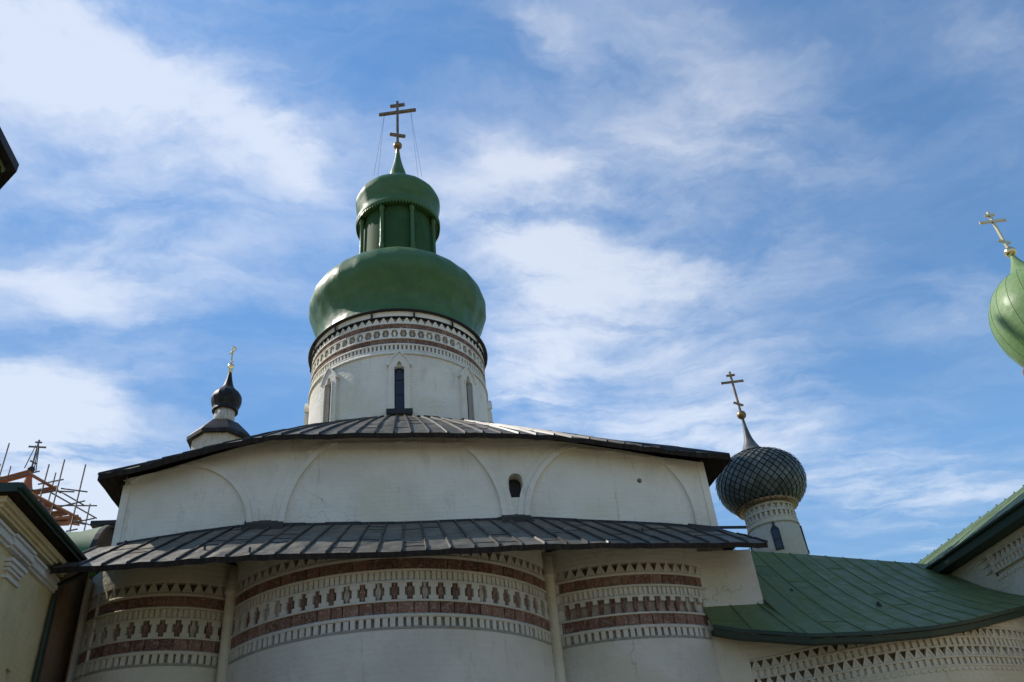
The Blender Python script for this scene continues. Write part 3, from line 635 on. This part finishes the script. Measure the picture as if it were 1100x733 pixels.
# ------------------------------------------------------------ chapel with the green roof and scaled dome (right)
chap = empty('chapel', (15, 28, 0), 'low white chapel right of the cathedral with curved green roof and small dark scaled dome', 'church')
CE = [(8.97, 23.55, 6.50), (9.6, 23.1, 6.2), (10.2, 22.5, 5.95), (10.95, 21.8, 5.63), (12.4, 21.1, 5.42), (13.96, 20.95, 5.43), (15.2, 21.1, 5.58), (16.0, 21.35, 5.75), (17.65, 22.0, 6.11), (19.32, 22.9, 6.6)]
def c_eave(u): return lerp([(a, b) for a, b, _ in CE], u), lerp([(a, c) for a, _, c in CE], u)
lo, hi = [], []
for k in range(61):
    u = 8.97 + (19.32 - 8.97)*k/60; v, h = c_eave(u); lo.append((u, v, h + E_))
    if u < 10.9: hi.append((u, 24.04, 7.2 + E_))
    else: hi.append((u, 26.6 + (u - 10.9)*.12, lerp([(10.9, 9.92), (14.1, 9.74), (19.3, 9.36)], u) + E_))
iL = [i for i, p in enumerate(hi) if p[0] < 10.9]; cut = len(iL)
def green_z(x, y):
    v, h = c_eave(x)
    y1 = 26.6 + (x - 10.9)*.12; h1 = lerp([(10.9, 9.92), (14.1, 9.74), (19.3, 9.36)], x)
    t = max(0, (y - v) / (y1 - v)); return E_ + h + (h1 - h)*t - .3*4*t*(1 - t)
ruled(lo[:cut] + [(10.9, c_eave(10.9)[0], c_eave(10.9)[1] + E_)], hi[:cut] + [(10.9, 24.04, 7.22 + E_)], 0, 'roof', ['roof_green', 'roof_green', 'dark_timber'], chap, thick=.09, rows=3, every=5, seam_w=.035, seam_h=.045, jag=.01)
lo2 = [(10.92, c_eave(10.92)[0], c_eave(10.92)[1] + E_)] + lo[cut:]; hi2 = [(10.92, 26.6, 9.92 + E_)] + hi[cut:]
ruled(lo2, hi2, 0, 'roof', ['roof_green', 'roof_green', 'dark_timber'], chap, thick=.09, rows=6, every=4, seam_w=.035, seam_h=.03, lapp=.16, sag=.3, jag=.012)
mb = MB()
mb.face([hi2[0], hi2[-1], (19.3, 31.5, 9.3 + E_), (10.92, 31.5, 9.9 + E_)]); mb.build('ridge_roof', 'roof_green', chap); mb = MB(); mb.face([(10.92, 31.5, 9.9 + E_), (19.3, 31.5, 9.3 + E_), (19.3, 37, 6.5 + E_), (10.92, 37, 6.5 + E_)])
mb.build('rear_roof', 'roof_green', chap)
for (x, y, s_) in ((13.9, 23.0, .13), (12.0, 24.3, .09)):
    mb = MB(); zz_ = green_z(x, y); mb.hexa([(x, y, zz_), (x+s_, y, zz_), (x+s_, y+s_, zz_+.05), (x, y+s_, zz_+.05), (x+.3*s_, y+.3*s_, zz_+s_*1.2), (x+.6*s_, y+.3*s_, zz_+s_*1.2), (x+.6*s_, y+.5*s_, zz_+s_*1.2), (x+.3*s_, y+.5*s_, zz_+s_*1.2)]); mb.build('roof_peg', 'iron', chap)
mb = MB()                                       # folded eave strip
for a, b in zip(lo, lo[1:]): mb.bar((a[0], a[1] - .02, a[2] - .03), (b[0], b[1] - .02, b[2] - .03), .05, .1); mb.hexa([(a[0], a[1]+.05, a[2]-.22), (b[0], b[1]+.05, b[2]-.22), (b[0], b[1]+.3, b[2]-.22), (a[0], a[1]+.3, a[2]-.22), (a[0], a[1]+.02, a[2]-.09), (b[0], b[1]+.02, b[2]-.09), (b[0], b[1]+.3, b[2]-.09), (a[0], a[1]+.3, a[2]-.09)])
mb.build('gutter', 'eave_green', chap)
# its curved wall
cw = Surf([(p.x, p.y) for p in smooth_path([(9.0, 23.98, 0), (9.7, 23.9, 0), (10.4, 23.62, 0), (11.4, 22.78, 0), (12.65, 21.85, 0), (14.0, 21.42, 0), (15.4, 21.52, 0), (17.2, 22.15, 0), (18.4, 23.0, 0), (19.25, 23.9, 0)])])
mb = MB(); cw.sheet(mb, 0, cw.len, [0, 2, 4.4+E_, 4.55+E_], 0, step=.2)
cw.sheet(mb, 0, cw.len, [5.52+E_, 5.8+E_, 7.4+E_], 0, step=.12, top=lambda x, y: green_z(max(x, 9.2), y) - .1)
mb.face([(19.28, 23.8, 0), (19.28, 37, 0), (19.28, 37, 6.5+E_), (19.28, 31, 9.1+E_), (19.28, 27, 9.1+E_)]); mb.face([(10.95, 37, 0), (19.28, 37, 0), (19.28, 37, 6.5+E_), (10.95, 37, 6.5+E_)])
cwall = mb.build('wall', 'whitewash_warm', chap)
mw = MB(); R = random.Random(21); D = -.1; q0, q1 = .95, cw.len
cw.sheet(mw, 0, q0, [z(4.55), z(5.52)], 0)
cw.sheet(mw, q0, q1, [z(4.55), z(4.76)], D + .03, mi=0); cw.sheet(mw, q0, q1, [z(4.76), z(5.04)], D - .03, mi=1); cw.sheet(mw, q0, q1, [z(5.04), z(5.28)], D + .03, mi=0); cw.sheet(mw, q0, q1, [z(5.28), z(5.56)], D - .03, mi=1)
for a, b, e in ((4.50, 4.56, .01), (4.725, 4.79, .01), (5.01, 5.06, 0), (5.24, 5.30, .01), (5.50, 5.56, .01)): cw.band(mw, q0, q1, z(a), z(b), D - .05, e)
zigzag(mw, cw, q0, q1, z(4.785), z(5.015), .27, D - .03, R=R, t=.06); zigzag(mw, cw, q0, q1, z(5.295), z(5.505), .27, D - .03, R=R, t=.06)
n = round((q1 - q0) / .19); w = (q1 - q0)/n
for k in range(n):
    for a, b in ((4.55, 4.73), (5.055, 5.245)): cw.piece(mw, q0 + k*w, q0 + k*w + w*.62, z(a), z(b), D + .04, R.uniform(-.012, .004))
    cw.piece(mw, q0 + k*w, q0 + k*w + w*.5, z(4.40), z(4.46), -.02, .03)
mw.build('frieze', ['whitewash_warm', 'brick_recess', 'lime_recess'], cwall)
# scaled dome on its little drum
SC = (14.82, 30.05); z = lambda h: h + E_
ss = ring_surf(SC, 1.0, 72); mb = MB(); mb.lathe(SC, [(1.08, z(9.0)), (1.03, z(10.8)), (1.0, z(11.9))], 64); sdrum = mb.build('drum', 'whitewash_warm', chap)
mw = MB(); ss.sheet(mw, 0, ss.len, [z(11.88), z(12.1)], 0, step=.09); ss.sheet(mw, 0, ss.len, [z(12.1), z(12.68)], -.07, mi=2, step=.09); ss.sheet(mw, 0, ss.len, [z(12.68), z(13.0)], 0, step=.09)
for a, b in ((11.86, 11.95), (12.08, 12.14), (12.34, 12.4), (12.62, 12.72)): ss.band(mw, 0, ss.len, z(a), z(b), -.08, .035 if a < 12 else .01, step=.09)
zigzag(mw, ss, 0, ss.len, z(12.4), z(12.62), .25, -.07, R=R, t=.06); n = 30; w = ss.len/n
for k in range(n): ss.piece(mw, k*w, k*w + w*.5, z(12.13), z(12.35), -.07, -.0)
mw.build('frieze', ['whitewash_warm', 'brick_recess', 'lime_recess'], sdrum)
for k in range(4):
    a = radians(-24 + 90*k); q = ((a + pi) % (2*pi))/(2*pi)*ss.len; mb = MB()
    def P(pts, d0, d1): ss.poly(mb, [(q + x, z(h)) for x, h in pts], d0, d1)
    P([(-.15, 10.72), (.15, 10.72), (.15, 10.78), (-.15, 10.78)], -.02, .09)
    for sg in (-1, 1): P([(sg*.11, 10.75), (sg*.15, 10.75), (sg*.15, 11.5), (sg*.11, 11.5)][::sg], -.02, .07); P([(sg*.15, 11.5), (sg*.15, 11.55), (0, 11.75), (0, 11.6), (sg*.11, 11.5)][::-sg], -.02, .07)
    P([(-.11, 11.12), (.11, 11.12), (.11, 11.16), (-.11, 11.16)], -.02, .065); P([(-.04, 11.68), (.04, 11.68), (.04, 11.84), (-.04, 11.84)], -.02, .07)
    wn_ = mb.build('window', 'window_metal', sdrum)
    mb = MB(); ss.poly(mb, [(q - .11, z(10.76)), (q + .11, z(10.76)), (q + .11, z(11.5)), (q, z(11.62)), (q - .11, z(11.5))], -.01, .045); mb.build('pane', 'glass', wn_)
prof = spline([(1.1, z(12.84)), (1.34, z(12.96)), (1.64, z(13.3)), (1.79, z(13.75)), (1.78, z(14.2)), (1.6, z(14.62)), (1.28, z(14.92)), (.9, z(15.14)), (.5, z(15.3))], 8)
mb = MB(); mb.lathe(SC, [(r - .02, h) for r, h in prof], 72); sdome = mb.build('scaled_dome', 'scale_under', chap)
def along(prof, n):                              # even steps along the profile
    c = [0.]
    for a, b in zip(prof, prof[1:]): c.append(c[-1] + hypot(b[0]-a[0], b[1]-a[1]))
    out = []; j = 0
    for k in range(n + 1):
        t = c[-1]*k/n
        while j < len(c)-2 and c[j+1] < t: j += 1
        f = (t - c[j])/max(1e-9, c[j+1]-c[j]); out.append((prof[j][0]+(prof[j+1][0]-prof[j][0])*f, prof[j][1]+(prof[j+1][1]-prof[j][1])*f))
    return out
rows = along(prof, 20); M = 34; mb = MB(); R = random.Random(3)
def sp(r, h, a, d=0): return (SC[0] + (r + d)*sin(a), SC[1] - (r + d)*cos(a), h)
for i in range(1, 20):
    for j in range(M):
        a = 2*pi*(j + .5*(i % 2))/M; da = pi/M*.82; (r0, h0), (r1, h1), (r2, h2) = rows[i-1], rows[i], rows[i+1]
        h0_ = h0 + (h1-h0)*.1; 
        mb.face([sp(r0, h0_, a + R.uniform(-.006, .006), .045 + R.uniform(-.012, .02)), sp(r1, h1, a + da, .012), sp(r2, h2 - (h2-h1)*.12, a, .002), sp(r1, h1, a - da, .012)], False, R.random())
mb.build('scales', 'scale_metal', sdome)
mb = MB(); mb.lathe(SC, [(1.02, z(12.72)), (1.17, z(12.74)), (1.22, z(12.82)), (1.17, z(12.92)), (1.0, z(12.95))], 48)
n = 34
for k in range(n):
    a = 2*pi*k/n; mb.bar(sp(1.16, z(12.74), a), sp(1.24, z(12.86), a + .12), .05)
mb.build('collar', 'dull_backlit_gilt', sdome)
pr = spline([(.6, z(15.22)), (.40, z(15.5)), (.2, z(15.95)), (.1, z(16.5)), (.055, z(17.05))])
mb = MB(); mb.lathe(SC, pr, 32, panels=6); mb.build('spire', 'scale_metal', sdome)
orb(chap, *SC, z(17.2), .2, 'dull_backlit_gilt'); cross(chap, *SC, z(17.38), z(19.45), .46, 'dull_backlit_gilt', .075)

# ------------------------------------------------------------ church at the right edge: gable roof, fretted wall, pale green dome
rc = empty('church', (23.6, 22, 0), 'white church at the right edge with straight green eave and pale green onion dome', 'church')
ew, eh, rg = 18.7, 9.07 + E_, 23.6
lo = [(ew, 10 + 28*k/47, eh) for k in range(48)][::-1]; hi = [(rg, y, eh + 4.9*.575) for _, y, _ in lo]
ruled(lo, hi, 0, 'roof', ['striped_green', 'roof_green', 'eave_green'], rc, thick=.07, rows=5, every=1, seam_w=.05, seam_h=.018, jag=.0, lap=False)
lo = [(28.5, y, eh) for _, y, _ in lo][::-1]; hi = hi[::-1]
ruled(lo, hi, 0, 'roof', ['pale_green_sheet', 'roof_green', 'roof_green'], rc, thick=.07, rows=2, every=1, seam_w=.05, seam_h=.07, lap=False)
mb = MB()
pts = [(ew + .03, eh - .13), (ew - .02, eh - .13), (ew - .06, eh - .05), (ew - .06, eh + .01), (ew + .03, eh + .01)]
mb.hexa([(ew+.02,10,eh-.34),(ew+.06,10,eh-.34),(ew+.06,38,eh-.34),(ew+.02,38,eh-.34),(ew+.02,10,eh-.05),(ew+.06,10,eh-.05),(ew+.06,38,eh-.05),(ew+.02,38,eh-.05)])
mb.tube([(ew - .02, 38, eh - .02), (ew - .02, 10, eh - .02)], .06, 8)
mb.box(ew + .05, 19.32, 10, 38, eh - .34, eh - .30); mb.build('gutter', 'eave_green', rc)
rs = Surf([(19.3, 38), (19.3, 25.02), (19.3, 24.8), (19.3, 10)]); mb = MB()
rs.sheet(mb, 0, rs.len, [0, z(7.8)], 0); rs.sheet(mb, 0, rs.len, [z(8.56), z(9.0)], 0); q0 = 38 - 24.6
rs.sheet(mb, 0, q0, [z(7.8), z(8.56)], 0)
for x, y0, y1 in ((28, 10, 38),): mb.face([(x, y0, 0), (x, y1, 0), (x, y1, eh - .3), (x, y0, eh - .3)])
for y in (10.02, 37.98): mb.face([(19.3, y, 0), (28, y, 0), (28, y, eh - .2), (23.6, y, eh + 2.4), (19.3, y, eh - .2)])
rwall = mb.build('wall', 'whitewash_warm', rc)
mw = MB(); R = random.Random(8); q1 = rs.len; D = -.1
rs.sheet(mw, q0, q1, [z(7.8), z(7.97)], D + .03); rs.sheet(mw, q0, q1, [z(7.97), z(8.25)], D + .03, mi=0); rs.sheet(mw, q0, q1, [z(8.25), z(8.56)], D - .03, mi=1)
for a, b, e in ((7.76, 7.82, .02), (7.95, 8.0, .04), (8.2, 8.27, .0), (8.50, 8.56, .02)): rs.band(mw, q0, q1, z(a), z(b), D - .05, e)
zigzag(mw, rs, q0, q1, z(8.265), z(8.505), .27, D - .03, R=R, t=.06); n = round((q1-q0)/.2); w = (q1-q0)/n
for k in range(n): rs.piece(mw, q0 + k*w, q0 + k*w + w*.5, z(7.99), z(8.21), D, 0); rs.piece(mw, q0 + k*w, q0 + k*w + w*.5, z(7.70), z(7.77), -.02, .035)
for h, a, b in ((8.5, -.62, -.05), (8.3, -.5, -.05), (8.08, -.42, -.05)): rs.band(mw, q0 + a, q0 + b, z(h - .05), z(h + .03), -.02, .05)
rs.piece(mw, q0 - .05, q0 + .02, z(7.95), z(8.6), -.08, .03)
mw.build('frieze', ['whitewash_warm', 'brick_recess', 'lime_recess'], rwall)
RC = (23.6, 21.97)
mb = MB(); mb.lathe(RC, [(1.25, z(10)), (1.25, z(14.6))], 48); mb.build('drum', 'whitewash_warm', rc)
prof = spline([(1.28, z(14.75)), (1.5, z(15.1)), (1.74, z(15.75)), (1.83, z(16.4)), (1.76, z(17.0)), (1.52, z(17.6)), (1.15, z(18.05)), (.78, z(18.33)), (.45, z(18.6)), (.24, z(18.95)), (.13, z(19.25)), (.08, z(19.45))])
mb = MB(); mb.lathe(RC, prof, 96, panels=20); dome_seams(mb, RC, prof[:44], 20, .012, mi=0); od = mb.build('onion_dome', ['pale_green_sheet', 'roof_green'], rc)
mb = MB(); mb.lathe(RC, [(1.24, z(14.5)), (1.5, z(14.5)), (1.56, z(14.62)), (1.45, z(14.8)), (1.2, z(14.82))], 48); mb.build('collar', 'terracotta', od)
orb(rc, *RC, z(19.62), .22, 'bright_gilt'); cross(rc, *RC, z(19.8), z(21.75), .48, 'bright_gilt', .085)

# ------------------------------------------------------------ yellow building at the left edge
yb = empty('house', (-12, 20.6, 0), 'yellow plastered building at the left edge with pale mouldings, dark green eave and a downpipe', 'building')
wx, ya, yc = -9.1, 18.62, 22.75; ex = -8.5; EH = 8.98 + E_
mb = MB()
wall_poly(mb, [(ya, 0), (yc, 0), (yc, 8.75+E_), (ya, 8.75+E_)], [[(21.2, 4.9+E_), (21.5, 4.9+E_), (21.5, 5.78+E_), (21.2, 5.78+E_)]], lambda a, b, d: (wx - d, a, b), .25, 1)
mb.face([(wx, ya, 0), (wx, ya, 8.75+E_), (-16, ya, 8.75+E_), (-16, ya, 0)]); mb.face([(wx, yc, 0), (-16, yc, 0), (-16, yc, 8.75+E_), (wx, yc, 8.75+E_)])
ywall = mb.build('wall', ['yellow_wash', 'iron'], yb)
mb = MB(); mb.box(wx - .15, wx - .1, 21.38, 21.5, 4.92+E_, 5.76+E_); mb.box(wx - .2, wx + .04, 21.16, 21.54, 4.82+E_, 4.9+E_); mb.build('window', 'plaster_trim', ywall)
ys = Surf([(-16, ya), (wx, ya)]); ys = Surf([(wx, yc), (wx, ya + .001), (wx - .001, ya), (-16, ya)][::-1])
ys = Surf([(-16, ya), (wx - .01, ya), (wx, ya + .01), (wx, yc)])
ys2 = Surf([(wx, ya), (wx, yc)])
mb = MB()
for h0, h1, d in ((8.62, 8.76, .34), (8.54, 8.63, .26), (8.47, 8.55, .2)): mb.box(wx, wx + d, ya - d, yc, h0 + E_, h1 + E_, mi=1); mb.box(-16, wx, ya - d, ya, h0 + E_, h1 + E_, mi=1)
for h0, h1, d in ((8.30, 8.37, .16), (8.2, 8.3, .11), (8.1, 8.2, .15), (8.03, 8.1, .08)):
    mb.box(wx, wx + d, ya - d, yc - .05, h0 + E_, h1 + E_); mb.box(-16, wx, ya - d, ya, h0 + E_, h1 + E_)
    mb.box(wx, wx + d + .07, 19.5, 20.75, h0 + E_ + .003, h1 + E_ - .003)
mb.build('cornice', ['plaster_trim', 'yellow_wash'], yb)
mb = MB()
for h0, h1, d, e in ((7.78, 7.86, .2, .13), (7.68, 7.77, .15, .08), (7.6, 7.67, .11, .04), (7.42, 7.5, .12, .05)): mb.box(wx, wx + d, 19.8 - e, 20.45 + e, h0 + E_, h1 + E_)
mb.box(wx, wx + .06, 19.8, 20.45, 0, 7.6 + E_, mi=1); mb.build('pilaster', ['plaster_trim', 'yellow_wash'], yb)
mb = MB()                                       # hip roof with fascia
x0, x1, y0, y1 = -16.4, ex, 18.13, 23.15
mb.face([(x1, y0, EH), (x1, y1, EH), (-11.0, 20.7, EH + 1.15)]); mb.face([(x0, y0, EH), (x1, y0, EH), (-11.0, 20.7, EH + 1.15), (-13.6, 20.7, EH + 1.15)])
mb.face([(x1, y1, EH), (x0, y1, EH), (-13.6, 20.7, EH + 1.15), (-11.0, 20.7, EH + 1.15)]); mb.face([(x0, y1, EH), (x0, y0, EH), (-13.6, 20.7, EH + 1.15)])
for a, b in (((x1, y0), (x1, y1)), ((x0, y0), (x1, y0)), ((x0, y1), (x1, y1))): mb.bar((a[0], a[1], EH - .09), (b[0], b[1], EH - .09), .06, .22)
mb.face([(x0, y0, EH - .2), (x0, y1, EH - .2), (x1, y1, EH - .2), (x1, y0, EH - .2)], mi=1)
mb.tube([(x1 + .05, y0 - .05, EH - .06), (x1 + .05, y1 + .03, EH - .06)], .07, 8)
mb.build('roof', ['eave_green', 'dark_timber'], yb)
mb = MB(); mb.tube([(x1 + .03, 23.02, EH - .1), (x1 - .02, 22.98, EH - .35), (wx + .13, 22.70, EH - .75), (wx + .12, 22.68, EH - 1.1), (wx + .12, 22.68, .2)], .075, 10)
for h in (1.5, 4, 6.5): mb.tube([(wx + .12, 22.68, h), (wx + .12, 22.68, h + .06)], .095, 10)
mb.build('downpipe', 'eave_green', yb)

# link wall with a little barrel roof between the yellow building and the cathedral
lk = empty('link_building', (-10.6, 26, 0), 'narrow brown-walled link with a pale green barrel roof between the yellow building and the cathedral', 'building')
mb = MB(); mb.face([(-16, 25.05, 0), (-8.85, 25.05, 0), (-8.85, 25.05, 9.3+E_), (-16, 25.05, 9.3+E_)]); mb.face([(-9.12, 22.76, 0), (-9.12, 25.0, 0), (-9.12, 25.0, 9.6+E_), (-9.12, 22.76, 8.5+E_)][::-1])
mb.box(-9.25, -9.05, 23.3, 23.7, 0, 8.4+E_); mb.build('wall', 'brown_wash', lk)
mb = MB(); n = 20; prev = None
for k in range(n + 1):
    a = pi*k/n; y, zz_ = 26.1 - 1.55*cos(a), 9.55 + E_ + 1.5*sin(a)
    ring = [mb.vert((x, y, zz_)) for x in (-15, -12.5, -11, -9.75)] + [mb.vert((-8.99, 26.1 - 1.7*cos(a), 9.5 + E_ + 1.72*sin(a)))]
    if prev:
        for i in range(4): mb.idx([prev[i], prev[i+1], ring[i+1], ring[i]], True, .2)
    prev = ring
for k in range(n):
    a, b = pi*k/n, pi*(k+1)/n
    mb.bar((-8.97, 26.1 - 1.7*cos(a), 9.46+E_+1.72*sin(a)), (-8.97, 26.1 - 1.7*cos(b), 9.46+E_+1.72*sin(b)), .08, .14, up=(1, 0, 0), mi=1)
mb.face([(-8.995, 26.1 - 1.65*cos(pi*k/16), 9.5 + E_ + 1.65*sin(pi*k/16)) for k in range(17)], mi=1)
mb.build('barrel_roof', ['barrel_green', 'iron'], lk)
mb = MB(); mb.box(-9.75, -8.5, 26.0, 26.9, 11.35+E_, 11.5+E_); mb.box(-9.5, -9.1, 26.2, 26.7, 11.0+E_, 11.36+E_); mb.build('chimney_cap', 'roof_seam', lk)

# ------------------------------------------------------------ corner of a roof near the top left edge
pv = empty('pavilion', (-9, 5, 0), 'dark overhanging roof corner with a scalloped edge jutting in at the top left edge', 'building')
h9 = 9.0; zE = h9 + E_
oc = [(-5.13, 8.47), (-5.13, 4.9), (-7.4, 2.6), (-10.9, 2.6), (-13.2, 4.9), (-13.2, 8.47), (-10.9, 10.8), (-7.4, 10.8)]
cx_, cy_ = -9.16, 6.7
def inset(f): return [(cx_ + (x - cx_)*f, cy_ + (y - cy_)*f) for x, y in oc]
mb = MB(); ic = inset(.97)
for k in range(8):
    a, b = oc[k], oc[(k+1) % 8]; mb.face([(*a, zE), (*b, zE), (cx_, cy_, zE + 3)]); mb.face([(*a, zE - .14), (*b, zE - .14), (*b, zE), (*a, zE)])
    c, d = ic[k], ic[(k+1) % 8]; mb.face([(*a, zE - .14), (*b, zE - .14), (*d, zE - .14), (*c, zE - .14)])
mb.build('roof', 'tower_black', pv)
mb = MB()
for k in range(8):
    c, d = Vector(ic[k]), Vector(ic[(k+1) % 8]); n = int((d - c).length/.11); t = (d - c)/n
    for i in range(n):
        p = c + t*i; q = p + t; mb.face([(p.x, p.y, zE - .14), (q.x, q.y, zE - .14), (q.x, q.y, zE - .2), ((p.x+q.x)/2, (p.y+q.y)/2, zE - .27), (p.x, p.y, zE - .2)])
mb.build('valance', 'roof_green', pv)
mb = MB(); w8 = inset(.86)
for k in range(8):
    a, b = w8[k], w8[(k+1) % 8]; mb.face([(*a, 0), (*b, 0), (*b, zE - .1), (*a, zE - .1)]); c, d = ic[k], ic[(k+1) % 8]; mb.face([(*a, zE - .12), (*b, zE - .12), (*d, zE - .12), (*c, zE - .12)])
mb.build('wall', 'brown_wash', pv)

# ------------------------------------------------------------ bell tower with black dome, far left behind the roof
bt = empty('bell_tower', (-13.9, 58.4, 0), 'distant octagonal tower with black roof and small black onion dome behind the cathedral roof', 'tower')
TA = radians(-13.15); TX, TY = 60*sin(TA), 60*cos(TA); bt.location = (TX, TY, 0); k_ = 60/45
def ngon(mb, prof, n=8, a0=pi/8, mi=0): mb.lathe((TX, TY), prof, n, a0, smooth=False, mi=mi)
mb = MB(); ngon(mb, [(1.95, 0), (2.1, z(31.75)), (1.8, z(32.0))]); mb.build('tower_wall', 'weathered_boards', bt)
mb = MB(); ngon(mb, [(2.3, z(31.72)), (2.5, z(31.66)), (2.52, z(31.95)), (2.25, z(32.3)), (1.3, z(33.35)), (1.1, z(33.4))]); mb.build('roof', 'tower_black', bt)
mb = MB(); mb.lathe((TX, TY), [(.82, z(32.9)), (.76, z(34.9))], 24); mb.build('drum', 'weathered_boards', bt)
mb = MB(); mb.lathe((TX, TY), spline([(.86, z(34.65)), (1.0, z(34.62)), (.98, z(34.95)), (1.12, z(35.35)), (1.18, z(35.8)), (1.02, z(36.25)), (.7, z(36.6)), (.45, z(36.95)), (.28, z(37.5)), (.15, z(38.2)), (.1, z(38.45))], 4), 16, smooth=False); mb.build('onion_dome', 'tower_black', bt)
mb = MB(); mb.lathe((TX, TY), [(.12, z(38.3)), (.2, z(38.5)), (.12, z(38.7)), (.26, z(38.85)), (.26, z(39.05)), (.1, z(39.2))], 16); mb.build('orb', 'bright_gilt', bt)
cross(bt, TX, TY, z(39.1), z(41.0), .42, 'bright_gilt', .12, rot=-50)

# ------------------------------------------------------------ red domed chapel under repair with its scaffold
SA = radians(-24.7); d_ = 38; SX, SY = d_*sin(SA), d_*cos(SA)
dc = empty('domed_chapel', (SX, SY, 0), 'small distant red-orange domed chapel wrapped in scaffolding behind the yellow building', 'church')
mb = MB(); mb.box(SX - 3, SX + 3, SY - 3, SY + 3, 0, z(13)); mb.lathe((SX, SY), [(1.3, z(13)), (1.3, z(14.6))], 24); mb.build('wall', 'whitewash_warm', dc)
mb = MB(); mb.lathe((SX, SY), spline([(1.25, z(14.5)), (1.42, z(14.9)), (1.45, z(15.3)), (1.3, z(15.75)), (.95, z(16.15)), (.55, z(16.45)), (.3, z(16.75)), (.16, z(17.2)), (.1, z(17.6))], 5), 32); mb.build('onion_dome', 'orange_sheet', dc)
orb(dc, SX, SY, z(17.75), .15, 'iron', 12); cross(dc, SX, SY, z(17.85), z(19.2), .32, 'scaffold_steel', .055, rot=10)
mb = MB()
for sx_, sy_ in ((-.22, -.15), (.2, -.2), (.1, .25)): mb.tube([(SX + sx_, SY + sy_, z(17.75)), (SX + sx_*.3, SY + sy_*.3, z(18.9))], .022, 6)
mb.build('stay', 'iron', dc)
scf = empty('scaffold', (SX, SY, 0), 'pole scaffolding with orange plank decks around the distant red dome', 'scaffold')
PL = [(-0.45, -1.5, 18.24), (-1.51, 1.3, 18.61), (1.9, -1.5, 17.4), (2.75, -1.5, 17.14), (0.46, 1.3, 18.22), (-1.96, 1.3, 18.74), (1.2, -1.3, 17.3), (-.9, -1.4, 18.1), (2.3, 1.2, 16.6)]
for (x, y, t_) in PL:
    mb = MB(); mb.tube([(SX + x, SY + y, 0), (SX + x + random.uniform(-.05, .05), SY + y, z(t_))], .035, 6); mb.build('pole', 'scaffold_steel', scf)
RLS = [((1.66, -1.45, 15.16), (3.08, -1.45, 15.51)), ((2.07, -1.55, 16.05), (3.13, -1.55, 15.86)), ((1.9, -1.4, 16.05), (3.1, -1.4, 15.31)), ((1.11, -1.5, 16.29), (2.06, -1.5, 16.48)), ((2.76, -1.5, 14.53), (3.63, -1.5, 14.71)), ((2.6, -1.4, 14.23), (3.02, -1.4, 14.31)), ((-0.77, -1.5, 16.46), (1.04, -1.5, 16.89)), ((2.72, -1.3, 14.68), (3.26, -1.3, 14.54)), ((-1.82, 1.3, 18.09), (-1.42, 1.3, 18.11)), ((-1.0, -1.5, 16.2), (2.6, -1.5, 15.9)), ((.2, 1.2, 16.6), (2.6, 1.2, 16.5)), ((1.3, -1.4, 15.2), (2.8, 1.2, 15.5)), ((.9, -1.6, 16.0), (1.9, -1.6, 14.6)), ((1.7, -1.5, 15.9), (2.7, 1.2, 15.9))]
for a, b in RLS:
    mb = MB(); mb.tube([(SX + a[0], SY + a[1], z(a[2])), (SX + b[0], SY + b[1], z(b[2]))], .03, 6); mb.build('rail', 'scaffold_steel', scf)
DKS = [((-0.96, -1.3, 16.45), (0.57, -1.3, 16.93), 0.5), ((0.63, -1.3, 16.85), (1.85, -1.3, 16.1), 0.5), ((0.47, -1.0, 16.1), (1.71, -1.0, 16.33), 0.45), ((0.85, -1.6, 15.92), (3.07, -1.6, 14.67), 0.5), ((1.67, -1.2, 15.05), (2.35, -1.2, 15.14), 0.5), ((1.85, -1.2, 14.8), (2.9, -1.2, 14.9), 0.5), ((1.93, -1.0, 14.74), (2.43, -1.0, 14.75), 0.4), ((1.25, -0.8, 15.76), (2.03, -0.8, 15.43), 0.6), ((.4, 1.0, 15.9), (2.0, 1.0, 15.6), .4), ((-.4, -1.0, 16.1), (1.0, -.6, 15.9), .4)]
for a, b, w in DKS:
    mb = MB(); A, B = Vector((SX + a[0], SY + a[1], z(a[2]))), Vector((SX + b[0], SY + b[1], z(b[2]))); sd_ = (B - A).cross(Vector((0, 0, 1))).normalized()
    for k in range(4):
        o_ = sd_*(k - 1.5)*w/4; mb.bar(A + o_ + (B-A)*random.uniform(-.04, .03), B + o_ + (B-A)*random.uniform(-.03, .06), w/4*.78, .04, rnd=random.random())
    mb.build('plank_deck', 'orange_plank', scf)
